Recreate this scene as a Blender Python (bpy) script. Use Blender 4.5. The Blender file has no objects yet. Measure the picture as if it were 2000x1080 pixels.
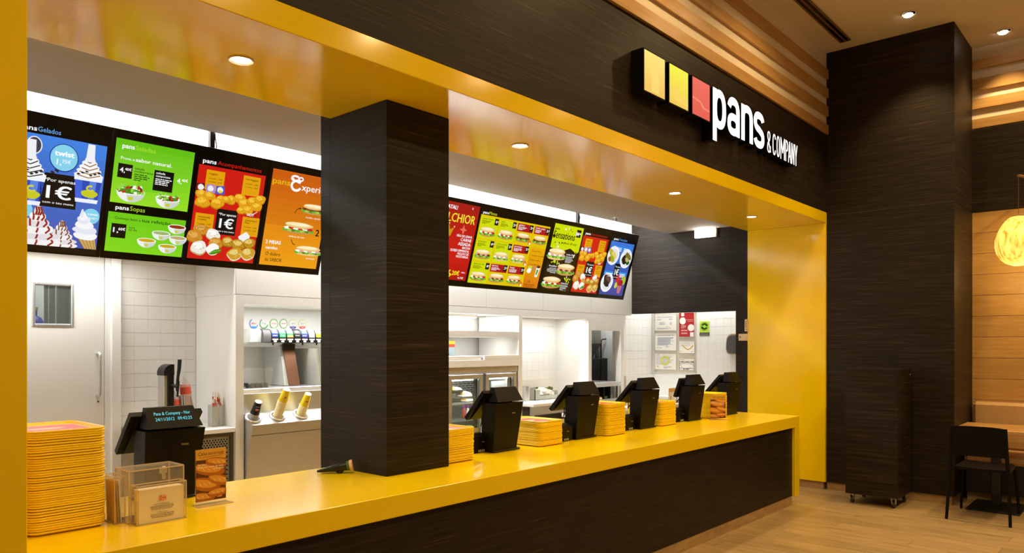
import bpy, bmesh, math, random
from mathutils import Vector, Matrix
R = random.Random(7)
S = bpy.context.scene
COL = S.collection

# ------------------------------------------------------------------ camera, world, lights, exposure
F_PX, YAW, HORIZON, EYE = 1450.0, math.radians(41.4), 671.5, 1.6
cd = bpy.data.cameras.new('camera')
cam = bpy.data.objects.new('camera', cd); COL.objects.link(cam)
cam.location = (0, 0, EYE)
cam.rotation_euler = (math.pi/2, 0, YAW - math.pi/2)
cd.sensor_width = 36; cd.lens = 36*F_PX/2000; cd.shift_y = (HORIZON-540)/2000
cd.clip_start = 0.05
S.camera = cam
S.view_settings.view_transform = 'Standard'
S.view_settings.look = 'None'
S.view_settings.gamma = 1.0
S.view_settings.use_curve_mapping = False
S.view_settings.exposure = 0.0
W = bpy.data.worlds.new('hall_ambient'); S.world = W
W.use_nodes = True
W.node_tree.nodes['Background'].inputs[0].default_value = (1.0, 0.70, 0.36, 1)
W.node_tree.nodes['Background'].inputs[1].default_value = 0.18

WARM = (1.0, 0.70, 0.33); SOFT = (1.0, 0.78, 0.45); COOL = (0.97, 0.985, 1.0)
def spot(x, y, z, power, col, size=95, blend=0.7, rad=0.05, aim=None):
    l = bpy.data.lights.new('downlight_lamp', 'SPOT'); l.energy = power; l.color = col
    l.spot_size = math.radians(size); l.spot_blend = blend; l.shadow_soft_size = rad
    o = bpy.data.objects.new('downlight_lamp', l); COL.objects.link(o); o.location = (x, y, z)
    if aim:
        o.rotation_euler = (Vector(aim)-Vector((x, y, z))).to_track_quat('-Z', 'Y').to_euler()
    return o
def area(x, y, z, sx, sy, power, col, direction=(0, 0, -1)):
    l = bpy.data.lights.new('tube_or_fill_lamp', 'AREA'); l.shape = 'RECTANGLE'; l.size = sx; l.size_y = sy
    l.energy = power; l.color = col
    o = bpy.data.objects.new('tube_or_fill_lamp', l); COL.objects.link(o); o.location = (x, y, z)
    o.rotation_euler = Vector(direction).to_track_quat('-Z', 'Y').to_euler()
    return o
HALL = [(7.911, 1.862), (8.993, 1.238), (6.3, 1.9), (4.7, 1.9), (3.1, 1.9), (1.5, 1.9), (-0.1, 1.9),
        (7.9, -0.4), (6.3, -0.4), (4.7, -0.4), (3.1, -0.4), (1.5, -0.4), (-0.1, -0.4), (8.99, -0.6)]
for i, (x, y) in enumerate(HALL):
    spot(x, y, 4.765, (120, 80)[i] if i < 2 else (70 if y > 0 else 150)*(0.45 if x < 3 else (0.75 if x < 4 else 0.86)), WARM, 88 if i < 2 else 150, 0.5, 0.05)
SOFFIT_Y = 3.235
SOFFIT = [1.76, 3.75, 5.83, 7.44]
for x in SOFFIT:
    spot(x, SOFFIT_Y, 2.905, 45 if x < 7 else 18, SOFT, 120, 0.55, 0.04)
# fluorescent tubes: cove behind the menu boards, drinks alcove, lit shelves, pass, preparation room; added fills marked below
area(3.9, 5.02, 3.22, 2.2, 0.10, 82, COOL, (0, 0.35, -1))
area(6.6, 5.02, 3.22, 3.2, 0.10, 66, COOL, (0, 0.35, -1))
area(1.5, 5.6, 2.243, 1.5, 0.2, 16, COOL)  # added fill, hidden behind the boards, to brighten the left kitchen
area(1.5, 5.17, 3.2, 2.2, 0.08, 30, COOL)
area(2.0, 6.5, 2.5, 0.5, 0.3, 6, COOL)  # unseen lamp added to brighten the store behind the door window
area(5.3, 5.37, 1.22, 0.45, 0.03, 4.5, COOL, (0, 0.5, -1))
area(5.82, 5.37, 1.22, 0.4, 0.03, 2.5, COOL, (0, 0.5, -1))
area(3.6, 5.39, 1.9, 1.2, 0.06, 15, COOL)
area(5.3, 5.50, 1.895, 1.3, 0.08, 11, COOL)
area(5.3, 5.55, 1.665, 1.3, 0.08, 5, COOL)
area(6.78, 5.45, 1.9, 1.1, 0.08, 7, COOL)
area(8.78, 4.6, 2.55, 0.25, 1.2, 17, COOL)
area(8.3, 5.58, 2.2, 0.3, 0.1, 4, COOL)  # added fill to brighten the tiled side of the oven bay

# ------------------------------------------------------------------ helpers
def lin(c):
    return tuple((x/12.92 if x <= 0.04045 else ((x+0.055)/1.055)**2.4) for x in c)
def rgb(r, g, b): return lin((r/255, g/255, b/255))

class MB:
    """Collects faces in world metres (or local ones) and links them as one mesh object."""
    def __init__(s): s.v = []; s.f = []; s.m = []
    def add(s, vs, fs, m=0):
        o = len(s.v); s.v += [tuple(p) for p in vs]
        for f in fs: s.f.append(tuple(i+o for i in f)); s.m.append(m)
        return s
    def hexa(s, p, m=0):   # p: four bottom corners, four top corners
        return s.add(p, [(0, 3, 2, 1), (4, 5, 6, 7), (0, 1, 5, 4), (1, 2, 6, 5), (2, 3, 7, 6), (3, 0, 4, 7)], m)
    def box(s, x0, x1, y0, y1, z0, z1, m=0, bev=0.0):
        if bev <= 0:
            return s.hexa([(x0, y0, z0), (x1, y0, z0), (x1, y1, z0), (x0, y1, z0), (x0, y0, z1), (x1, y0, z1), (x1, y1, z1), (x0, y1, z1)], m)
        b = min(bev, (x1-x0)*.45, (y1-y0)*.45, (z1-z0)*.45)
        X, Y, Z = (x0, x1), (y0, y1), (z0, z1); vs = []; idx = {}
        for i in (0, 1):
            for j in (0, 1):
                for k in (0, 1):
                    sx, sy, sz = (b, -b)[i], (b, -b)[j], (b, -b)[k]
                    idx[i, j, k] = len(vs)
                    vs += [(X[i], Y[j]+sy, Z[k]+sz), (X[i]+sx, Y[j], Z[k]+sz), (X[i]+sx, Y[j]+sy, Z[k])]
        I = lambda i, j, k, a: idx[i, j, k]+a
        fs = []
        for e in (0, 1):
            fs += [(I(e, 0, 0, 0), I(e, 1, 0, 0), I(e, 1, 1, 0), I(e, 0, 1, 0)), (I(0, e, 0, 1), I(1, e, 0, 1), I(1, e, 1, 1), I(0, e, 1, 1)),
                   (I(0, 0, e, 2), I(1, 0, e, 2), I(1, 1, e, 2), I(0, 1, e, 2))]
        for a in (0, 1):
            for c in (0, 1):
                fs += [(I(a, c, 0, 0), I(a, c, 1, 0), I(a, c, 1, 1), I(a, c, 0, 1)), (I(a, 0, c, 0), I(a, 1, c, 0), I(a, 1, c, 2), I(a, 0, c, 2)),
                       (I(0, a, c, 1), I(1, a, c, 1), I(1, a, c, 2), I(0, a, c, 2))]
                for d in (0, 1): fs.append((I(a, c, d, 0), I(a, c, d, 1), I(a, c, d, 2)))
        return s.add(vs, fs, m)
    def loops(s, L, m=0, cap0=True, cap1=True, closed=True):   # skins a list of rings
        n = len(L[0]); vs = [p for l in L for p in l]; fs = []
        for a in range(len(L)-1):
            for i in range(n if closed else n-1):
                j = (i+1) % n; fs.append((a*n+i, a*n+j, (a+1)*n+j, (a+1)*n+i))
        if cap0: fs.append(tuple(range(n-1, -1, -1)))
        if cap1: fs.append(tuple(range((len(L)-1)*n, len(L)*n)))
        return s.add(vs, fs, m)
    def cyl(s, a, b, r0, r1=None, n=14, m=0, caps=True):
        r1 = r0 if r1 is None else r1
        a = Vector(a); b = Vector(b); d = (b-a).normalized(); u = d.orthogonal().normalized(); w = d.cross(u)
        ring = lambda c, r: [c+(u*math.cos(t)+w*math.sin(t))*r for t in [2*math.pi*i/n for i in range(n)]]
        return s.loops([ring(a, r0), ring(b, r1)], m, caps, caps)
    def lathe(s, prof, c=(0, 0, 0), axis=(0, 0, 1), n=18, m=0, cap0=True, cap1=True):   # prof: (radius, height)
        c = Vector(c); d = Vector(axis).normalized(); u = d.orthogonal().normalized(); w = d.cross(u)
        L = [[c+d*h+(u*math.cos(t)+w*math.sin(t))*max(r, 1e-4) for t in [2*math.pi*i/n for i in range(n)]] for r, h in prof]
        return s.loops(L, m, cap0, cap1)
    def tube(s, pts, r, n=8, m=0):
        P = [Vector(p) for p in pts]; L = []; u = None
        for i, p in enumerate(P):
            d = (P[min(i+1, len(P)-1)]-P[max(i-1, 0)]).normalized()
            u = d.orthogonal().normalized() if u is None else (u-d*u.dot(d)).normalized()
            w = d.cross(u); rr = r[i] if isinstance(r, (list, tuple)) else r
            L.append([p+(u*math.cos(t)+w*math.sin(t))*rr for t in [2*math.pi*k/n for k in range(n)]])
        return s.loops(L, m)
    def prism(s, poly, axis, a, b, m=0):   # poly in the two other axes, in order x,y,z without axis
        def pt(q, t):
            p = list(q); p.insert('xyz'.index(axis), t); return p
        return s.loops([[pt(q, a) for q in poly], [pt(q, b) for q in poly]], m)
    def ball(s, c, r, n=10, k=6, m=0):
        rx, ry, rz = (r, r, r) if isinstance(r, (int, float)) else r; L = []
        for i in range(1, k):
            t = math.pi*i/k
            L.append([(c[0]+rx*math.sin(t)*math.cos(2*math.pi*j/n), c[1]+ry*math.sin(t)*math.sin(2*math.pi*j/n), c[2]-rz*math.cos(t)) for j in range(n)])
        return s.loops(L, m)
    def mesh(s, name, mats, smooth=True, org=(0, 0, 0)):
        me = bpy.data.meshes.new(name)
        me.from_pydata([(p[0]-org[0], p[1]-org[1], p[2]-org[2]) for p in s.v], [], s.f)
        mats = mats if isinstance(mats, (list, tuple)) else [mats]
        for q in mats: me.materials.append(q)
        if len(mats) > 1: me.polygons.foreach_set('material_index', s.m)
        b = bmesh.new(); b.from_mesh(me); bmesh.ops.recalc_face_normals(b, faces=b.faces); b.to_mesh(me); b.free()
        if smooth:
            me.polygons.foreach_set('use_smooth', [True]*len(me.polygons)); me.set_sharp_from_angle(angle=math.radians(32))
        return me
    def build(s, name, mats, parent=None, local=False, **kw):
        org = (0, 0, 0)
        if parent is not None and not local: org = ORG.get(parent.name, (0, 0, 0))
        o = bpy.data.objects.new(name, s.mesh(name, mats, True, org)); COL.objects.link(o)
        if parent is not None: o.parent = parent; ORG[o.name] = org
        for k, q in kw.items(): o[k] = q
        return o
ORG = {}
def thing(name, label, cat, loc=(0, 0, 0), group=None):
    o = bpy.data.objects.new(name, None); COL.objects.link(o); o.empty_display_size = 0.05
    o.location = loc; ORG[o.name] = tuple(loc); o['label'] = label; o['category'] = cat
    if group: o['group'] = group
    return o
def tag(o, label, cat, group=None):
    o['label'] = label; o['category'] = cat
    if group: o['group'] = group
    return o
def struct(o): o['kind'] = 'structure'; return o
def dup(root, loc, label=None, group=None, rz=None):
    def cp(o, par):
        c = o.copy(); COL.objects.link(c)
        if par is not None: c.parent = par
        for ch in o.children: cp(ch, c)
        return c
    r = cp(root, None); r.location = loc
    if rz is not None: r.rotation_euler[2] = rz
    if label: r['label'] = label
    if group: r['group'] = group
    return r
UNITS = 'zeroth first second third fourth fifth sixth seventh eighth ninth tenth eleventh twelfth thirteenth fourteenth fifteenth sixteenth seventeenth eighteenth nineteenth'.split()
def ordinal(n):
    if n < 20: return UNITS[n]
    t = {2: 'twent', 3: 'thirt', 4: 'fort', 5: 'fift'}[n//10]
    return t+'ieth' if n % 10 == 0 else t+'y-'+UNITS[n % 10]

# ------------------------------------------------------------------ materials
def base_mat(name):
    m = bpy.data.materials.new(name); m.use_nodes = True
    return m, m.node_tree.nodes, m.node_tree.links, m.node_tree.nodes['Principled BSDF']
def mat(name, col, rough=0.5, metal=0.0, emit=None, strength=1.0, vary=0.06, scale=8.0, stretch=(1, 1, 1), bump=0.0, coat=0.0, trans=0.0, alpha=1.0, ior=1.45, spec=0.5):
    m, N, L, P = base_mat(name)
    P.inputs['Roughness'].default_value = rough; P.inputs['Metallic'].default_value = metal
    P.inputs['IOR'].default_value = ior; P.inputs['Specular IOR Level'].default_value = spec
    P.inputs['Coat Weight'].default_value = coat; P.inputs['Transmission Weight'].default_value = trans; P.inputs['Alpha'].default_value = alpha
    t = N.new('ShaderNodeTexCoord'); mp = N.new('ShaderNodeMapping'); mp.inputs['Scale'].default_value = stretch
    n = N.new('ShaderNodeTexNoise'); n.inputs['Scale'].default_value = scale; n.inputs['Detail'].default_value = 4
    r = N.new('ShaderNodeValToRGB'); a, b = (1-vary), (1+vary)
    r.color_ramp.elements[0].position = 0.3; r.color_ramp.elements[1].position = 0.7
    r.color_ramp.elements[0].color = (*[min(c*a, 1) for c in col], 1); r.color_ramp.elements[1].color = (*[min(c*b, 1) for c in col], 1)
    L.new(t.outputs['Object'], mp.inputs[0]); L.new(mp.outputs[0], n.inputs['Vector']); L.new(n.outputs['Fac'], r.inputs[0]); L.new(r.outputs[0], P.inputs['Base Color'])
    if bump:
        u = N.new('ShaderNodeBump'); u.inputs['Strength'].default_value = bump; u.inputs['Distance'].default_value = 0.01
        L.new(n.outputs['Fac'], u.inputs['Height']); L.new(u.outputs[0], P.inputs['Normal'])
    if emit:
        P.inputs['Emission Color'].default_value = (*emit, 1); P.inputs['Emission Strength'].default_value = strength
    return m
def wood(name, stops, stretch, scale, rough, per_object=0.0, bump=0.15, spec=0.5):
    m, N, L, P = base_mat(name); P.inputs['Roughness'].default_value = rough; P.inputs['Specular IOR Level'].default_value = spec
    t = N.new('ShaderNodeTexCoord'); mp = N.new('ShaderNodeMapping'); mp.inputs['Scale'].default_value = stretch
    n = N.new('ShaderNodeTexNoise'); n.inputs['Scale'].default_value = scale; n.inputs['Detail'].default_value = 7; n.inputs['Roughness'].default_value = 0.62
    r = N.new('ShaderNodeValToRGB'); E = r.color_ramp.elements
    while len(E) < len(stops): E.new(0.5)
    for e, (p, c) in zip(E, stops): e.position = p; e.color = (*c, 1)
    L.new(t.outputs['Object'], mp.inputs[0]); L.new(n.outputs['Fac'], r.inputs[0])
    src = r.outputs[0]
    if per_object:
        oi = N.new('ShaderNodeObjectInfo'); add = N.new('ShaderNodeVectorMath'); add.operation = 'MULTIPLY_ADD'
        add.inputs[1].default_value = (37, 91, 53); L.new(oi.outputs['Random'], add.inputs[0]); L.new(mp.outputs[0], add.inputs[2]); L.new(add.outputs[0], n.inputs['Vector'])
        hs = N.new('ShaderNodeHueSaturation'); mr = N.new('ShaderNodeMapRange'); mr.inputs['To Min'].default_value = 1-per_object; mr.inputs['To Max'].default_value = 1+per_object
        L.new(oi.outputs['Random'], mr.inputs['Value']); L.new(mr.outputs[0], hs.inputs['Value']); L.new(src, hs.inputs['Color']); src = hs.outputs[0]
    else: L.new(mp.outputs[0], n.inputs['Vector'])
    L.new(src, P.inputs['Base Color'])
    if bump:
        u = N.new('ShaderNodeBump'); u.inputs['Strength'].default_value = bump; u.inputs['Distance'].default_value = 0.002
        L.new(n.outputs['Fac'], u.inputs['Height']); L.new(u.outputs[0], P.inputs['Normal'])
    return m
def attr_mat(name, emit, rough=0.45, strength=1.0):
    m, N, L, P = base_mat(name); a = N.new('ShaderNodeAttribute'); a.attribute_name = 'Col'; P.inputs['Roughness'].default_value = rough
    if emit:
        P.inputs['Base Color'].default_value = (0.01, 0.01, 0.01, 1)
        L.new(a.outputs['Color'], P.inputs['Emission Color']); P.inputs['Emission Strength'].default_value = strength
    else: L.new(a.outputs['Color'], P.inputs['Base Color'])
    return m
def clear(name, col=(1, 1, 1), rough=0.03, alpha=0.22):
    m, N, L, P = base_mat(name)     # thin acrylic: mostly see-through, with a glossy face
    out = N['Material Output']; tr = N.new('ShaderNodeBsdfTransparent'); tr.inputs[0].default_value = (*col, 1)
    gl = N.new('ShaderNodeBsdfGlossy'); gl.inputs['Roughness'].default_value = rough
    fr = N.new('ShaderNodeValue'); fr.outputs[0].default_value = 0.05
    mx = N.new('ShaderNodeMixShader'); df = N.new('ShaderNodeBsdfDiffuse'); df.inputs[0].default_value = (*col, 1)
    mx2 = N.new('ShaderNodeMixShader'); mx2.inputs[0].default_value = alpha
    L.new(tr.outputs[0], mx2.inputs[1]); L.new(df.outputs[0], mx2.inputs[2])
    L.new(fr.outputs[0], mx.inputs[0]); L.new(mx2.outputs[0], mx.inputs[1]); L.new(gl.outputs[0], mx.inputs[2]); L.new(mx.outputs[0], out.inputs['Surface'])
    return m
DARK = wood('wenge_laminate', [(0.28, rgb(18, 13, 9)), (0.48, rgb(32, 24, 17)), (0.6, rgb(45, 35, 26)), (0.74, rgb(80, 65, 50))], (0.9, 0.9, 55), 2.6, 0.5, bump=0.3, spec=0.22)
BEECH = wood('beech_veneer', [(0.25, rgb(180, 136, 76)), (0.5, rgb(194, 150, 88)), (0.75, rgb(206, 164, 102))], (1.6, 1.6, 20), 2.2, 0.42, per_object=0.07, bump=0.05)
PLANK = wood('oak_look_floor', [(0.25, rgb(134, 110, 70)), (0.5, rgb(172, 144, 100)), (0.75, rgb(196, 170, 124))], (20, 1.0, 1), 2.2, 0.38, per_object=0.12, bump=0.08)
SKIRT = wood('oak_look_plinth', [(0.25, rgb(150, 118, 76)), (0.6, rgb(178, 146, 100)), (0.8, rgb(192, 162, 116))], (2, 2, 8), 3, 0.5, bump=0.05)
YELLOW = mat('yellow_lacquer', rgb(246, 210, 0), 0.14, vary=0.015, scale=3, spec=0.5)
YTOP = mat('yellow_solid_surface', rgb(250, 216, 0), 0.2, vary=0.02, scale=40, spec=0.5)
TRAYM = mat('yellow_tray_plastic', rgb(254, 218, 6), 0.4, vary=0.02)
WHITE = mat('white_panel', rgb(232, 230, 224), 0.4, vary=0.012, scale=3)
TILE = mat('white_glazed_tile', rgb(236, 234, 228), 0.22, vary=0.02, scale=5)
GROUT = mat('pale_grout', rgb(226, 224, 218), 0.8)
KPLASTER = mat('kitchen_ceiling_dimmed', rgb(170, 158, 141), 0.8, vary=0.02, scale=2)  # white ceiling greyed: its dim light is put into the colour
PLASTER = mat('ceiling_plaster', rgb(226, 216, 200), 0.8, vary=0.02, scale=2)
CREAM = mat('cream_plaster', rgb(236, 222, 200), 0.75, vary=0.015, scale=3)
STEEL = mat('brushed_steel', rgb(206, 205, 202), 0.38, metal=0.85, vary=0.03, scale=6, stretch=(1, 1, 30))
STEELD = mat('dark_steel', rgb(120, 114, 106), 0.4, metal=1.0, vary=0.1, scale=5)  # darker, fully metallic steel for frames, backs and small fittings
BLACK = mat('matt_black_plastic', rgb(26, 24, 22), 0.42, vary=0.1)
GLOSSBLACK = mat('gloss_black', rgb(12, 12, 12), 0.12, vary=0.05)
BEZEL = mat('board_bezel_black', rgb(13, 12, 12), 0.3, vary=0.05)
POSB = mat('till_black', rgb(12, 10, 9), 0.42, vary=0.1, spec=0.22)
GREY = mat('grey_plastic', rgb(110, 112, 112), 0.5)
GREYL = mat('pale_grey_plastic', rgb(190, 192, 186), 0.5)
DIRTY = mat('dark_equipment', rgb(36, 35, 33), 0.5, vary=0.2)
PAPER = mat('white_paper', rgb(238, 234, 222), 0.8, vary=0.015)
BROWN = mat('brown_leg_panel', rgb(120, 84, 62), 0.45, vary=0.08)
LEATHER = mat('tan_leatherette', rgb(198, 158, 110), 0.5, vary=0.04, scale=30, bump=0.05)
LAMP = mat('lamp_white', (1, 1, 1), 0.5, emit=(1.0, 0.9, 0.72), strength=14)
LAMPC = mat('lamp_cool', (1, 1, 1), 0.5, emit=(1.0, 0.98, 0.92), strength=5)
TRIMW = mat('downlight_ring', rgb(214, 190, 160), 0.35, metal=0.3)
PRINT = attr_mat('printed_ink', False)
SCREEN = attr_mat('lit_display', True, 0.25, 1.0)
SIGNM = attr_mat('lit_sign_face', True, 0.35, 1.02)
ACRYL = clear('clear_acrylic', (1, 0.97, 0.92), 0.03, 0.06)
ACEDGE = mat('acrylic_edge', rgb(236, 214, 172), 0.2, alpha=0.6)
GLASS = clear('window_glass', (0.86, 0.92, 0.9), 0.02, 0.03)
FROST = clear('frosted_plastic', (0.9, 0.9, 0.88), 0.3, 0.10)
CUPPLASTIC = clear('pink_tinted_plastic', (0.95, 0.72, 0.70), 0.2, 0.45)

# ------------------------------------------------------------------ flat print: polygons with a colour each
class Canvas:
    def __init__(s, w, h): s.w, s.h = w, h; s.v = []; s.f = []; s.c = []; s.k = 0
    def layer(s): s.k += 1; return s.k
    def poly(s, pts, col, k=None):
        k = s.layer() if k is None else k; o = len(s.v)
        s.v += [(p[0], p[1], k) for p in pts]; s.f.append(tuple(range(o, o+len(pts)))); s.c.append(col)
    def rect(s, u0, v0, u1, v1, col, k=None): s.poly([(u0, v0), (u1, v0), (u1, v1), (u0, v1)], col, k)
    def grad(s, u0, v0, u1, v1, c0, c1, n=10):
        k = s.layer()
        for i in range(n):
            t = (i+.5)/n; s.rect(u0, v0+(v1-v0)*i/n, u1, v0+(v1-v0)*(i+1)/n, tuple(a*(1-t)+b*t for a, b in zip(c0, c1)), k)
    def dots(s, u0, v0, u1, v1, p, r, c):
        k = s.layer(); j = 0; v = v0+r
        while v < v1-r:
            u = u0+r+(p/2 if j % 2 else 0)
            while u < u1-r: s.poly([(u-r, v), (u, v-r), (u+r, v), (u, v+r)], c, k); u += p
            v += p/2; j += 1
    def oval(s, u, v, a, b, col, n=20, rot=0, t0=0, t1=2*math.pi, k=None):
        c, d = math.cos(rot), math.sin(rot); P = []
        full = abs(t1-t0-2*math.pi) < 1e-6
        for i in range(n if full else n+1):
            t = t0+(t1-t0)*i/n; x, y = a*math.cos(t), b*math.sin(t); P.append((u+x*c-y*d, v+x*d+y*c))
        s.poly(P, col, k)
    def blob(s, u, v, a, b, col, seed, n=16, j=0.14, rot=0):
        q = random.Random(seed); c, d = math.cos(rot), math.sin(rot); P = []; n = max(10, int(n*1.4)); ph = [q.uniform(0, 6.3) for _ in range(3)]
        for i in range(n):
            t = 2*math.pi*i/n; m = 1+j*(.5*math.sin(2*t+ph[0])+.45*math.sin(3*t+ph[1])+.35*math.sin(5*t+ph[2])); x, y = a*m*math.cos(t), b*m*math.sin(t); P.append((u+x*c-y*d, v+x*d+y*c))
        s.poly(P, col)
    def line(s, pts, w, col):
        k = s.layer()
        for (a, b), (c, d) in zip(pts, pts[1:]):
            l = math.hypot(c-a, d-b) or 1; nx, ny = -(d-b)/l*w/2, (c-a)/l*w/2
            s.poly([(a+nx, b+ny), (c+nx, d+ny), (c-nx, d-ny), (a-nx, b-ny)], col, k)
    def ring(s, u, v, a, b, w, col, n=22, t0=0, t1=2*math.pi):
        s.line([(u+a*math.cos(t0+(t1-t0)*i/n), v+b*math.sin(t0+(t1-t0)*i/n)) for i in range(n+1)], w, col)
    def text(s, body, u, v, h, col, bold=0.0, w=None, align='l', shear=0.0, stretch=1.0):
        """v is the baseline, h the height of a capital, w a width to fit."""
        c = bpy.data.curves.new('t', 'FONT'); c.body = body; c.shear = shear; c.resolution_u = 2
        o = bpy.data.objects.new('t', c); me = o.to_mesh(); sc = h/0.72
        xs = [p.co.x for p in me.vertices]
        if xs:
            x0, x1 = min(xs), max(xs); sx = sc*stretch if w is None else w/(x1-x0)
            wd = (x1-x0)*sx; off = {'l': 0, 'r': -wd, 'c': -wd/2}[align]; k = s.layer()
            e = bold*sc*.75; shifts = [(0, 0)] if bold < .004 else ([(-e, 0), (e, 0)] if bold < .018 else [(-e, -e*.5), (-e, e*.5), (e, -e*.5), (e, e*.5), (0, 0)])
            for si, (dx, dy) in enumerate(shifts):   # a heavier weight is the same outline struck more than once
                n = len(s.v); s.v += [(u+off+dx+(p.co.x-x0)*sx, v+dy-p.co.y*sc, k+si*.3) for p in me.vertices]
                for p in me.polygons: s.f.append(tuple(i+n for i in p.vertices)); s.c.append(col)
        o.to_mesh_clear(); bpy.data.objects.remove(o); bpy.data.curves.remove(c)
    def lines(s, u, v, w, n, lh, col, seed=0, th=None, align='l'):   # rows of print too small to read
        q = random.Random(seed); k = s.layer()
        for i in range(n):
            y = v+i*lh; x = u; x1 = u+w*(q.uniform(.7, 1) if i < n-1 else q.uniform(.35, .8)); sh = (u+w-x1) if align == 'r' else ((u+w-x1)/2 if align == 'c' else 0)
            while x < x1-lh*.3:
                l = min(q.uniform(.8, 2.6)*lh, x1-x); s.rect(x+sh, y, x+sh+l, y+(th or lh*.5), col, k); x += l+lh*.35
    def build(s, name, m, parent, O, Rv, Dv, Nv, dz=0.00025, local=False):
        O, Rv, Dv, Nv = map(Vector, (O, Rv, Dv, Nv))
        org = Vector((0, 0, 0)) if local else Vector(ORG.get(parent.name, (0, 0, 0)))
        me = bpy.data.meshes.new(name); me.from_pydata([tuple(O-org+Rv*u+Dv*v+Nv*(0.0006+k*dz)) for u, v, k in s.v], [], s.f)
        a = me.color_attributes.new('Col', 'FLOAT_COLOR', 'CORNER'); buf = []
        for p, c in zip(s.f, s.c): buf += [*c, 1.0]*len(p)
        a.data.foreach_set('color', buf); me.materials.append(m)
        o = bpy.data.objects.new(name, me); COL.objects.link(o); o.parent = parent; ORG[o.name] = tuple(org)
        return o

# ------------------------------------------------------------------ the setting
CZ, CF, CB = 0.88, 2.755, 3.68                 # counter height, front and back
XJ, FY, FB = 8.365, 2.80, 3.69                 # yellow frame: right inner face, front, back
BW = 5.28                                      # white service wall of the kitchen
# floor with oak look planks
fl = struct(MB().box(-3, 11, -3, 7.5, -0.06, -0.004).build('floor', SKIRT))
q = random.Random(3); pw, pl = 0.21, 1.22
x = 4.4
protos = {}
while x < 9.3:
    y = -0.9 - q.uniform(0, pl)
    while y < 3.75:
        y0, y1 = max(y, -0.9), min(y+pl, 3.75); x1 = min(x+pw, 9.29)
        if y1-y0 > 0.1:
            key = (round(y1-y0, 4), round(x1-x, 4))
            if key not in protos:
                L, Wd = y1-y0, x1-x
                protos[key] = MB().box(0.0011, Wd-0.0011, 0.0011, L-0.0011, 0, 0.006, bev=0.001).mesh('plank', PLANK)
            o = bpy.data.objects.new('plank', protos[key]); COL.objects.link(o); o.parent = fl; o.location = (x, y0, -0.006)
        y += pl
    x += pw
# hall ceiling, kitchen ceiling with its light cove
struct(MB().box(-3, 11, -3, 2.86, 4.79, 4.85).build('ceiling', PLASTER))
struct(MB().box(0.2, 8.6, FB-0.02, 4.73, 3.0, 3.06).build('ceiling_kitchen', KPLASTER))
struct(MB().box(0.2, 8.6, 4.6, 6.6, 3.32, 3.38).box(0.2, 8.6, 4.66, 4.70, 3.06, 3.32).build('ceiling_cove', WHITE))
# yellow frame round the serving hatch
fr = struct(MB().box(0.62, 8.5, FY, FB, 2.924, 3.042, bev=0.003).build('trim_header', YELLOW))
struct(MB().box(0.62, 0.775, FY, FB, 0.0, 2.924, bev=0.003).build('trim_left', YELLOW))
struct(MB().box(XJ, 8.5, FY, FB, 0.085, 2.924, bev=0.003).build('trim_right', YELLOW))
struct(MB().box(XJ+0.03, 8.5, FY+0.03, FB, 0.0, 0.085).build('baseboard_jamb', SKIRT))
# dark fascia over the hatch, plaster and beech slats above it
struct(MB().box(0.3, 8.42, 2.80, 2.86, 3.042, 3.905).build('wall_header', DARK))
wu = struct(MB().box(0.3, 8.42, 2.803, 2.9, 3.905, 4.79).build('wall_upper', CREAM))
for z0, z1 in ((3.893, 3.995), (4.093, 4.198), (4.295, 4.395), (4.5, 4.602)):
    for a, b in ((0.3, 2.95), (2.952, 5.6), (5.602, 8.4)):
        MB().box(a, b, 2.778, 2.802, z0, z1, bev=0.002).build('slat', BEECH, wu)
# dark projecting wall beyond the hatch, beech wall of the seating area
wr = struct(MB().box(8.41, 9.3, 1.585, 2.77, 0.085, 4.79).build('wall_right', WHITE))
for z0, z1 in ((0.085, 3.011), (3.015, 4.79)):
    MB().box(8.40, 8.42, 1.575, 2.80, z0, z1, bev=0.0015).build('panel', DARK, wr)
    MB().box(8.42, 9.3, 1.575, 1.59, z0, z1, bev=0.0015).build('panel', DARK, wr)
struct(MB().box(8.42, 9.29, 1.60, 2.8, 0.0, 0.085).build('baseboard_right', SKIRT))
wb = struct(MB().box(9.32, 9.5, -2.5, 1.585, 0, 4.79).build('wall_beech', CREAM))
z = 3.013
while z > 0.1:
    MB().box(9.30, 9.32, -2.4, 1.574, max(z-0.2235, 0.05)+0.0025, z-0.001, bev=0.0015).build('board', BEECH, wb); z -= 0.2235
MB().box(9.29, 9.32, -2.4, 1.574, 3.018, 3.90).build('panel', DARK, wb)
for z0, z1 in ((3.915, 4.017), (4.125, 4.232), (4.32, 4.447), (4.553, 4.652)):
    MB().box(9.288, 9.32, -2.4, 1.574, z0, z1, bev=0.002).build('slat', BEECH, wb)
# wenge clad column standing on the counter
co = MB().box(2.565, 3.03, 3.165, 3.688, CZ, 2.923, bev=0.002).box(2.5652, 3.0298, 3.688, 3.78, CZ, 2.999)
struct(MB().box(2.566, 3.029, 3.69, 3.779, 0.0, CZ-.001).build('column_foot', DARK))
struct(co.build('column', DARK))
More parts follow.
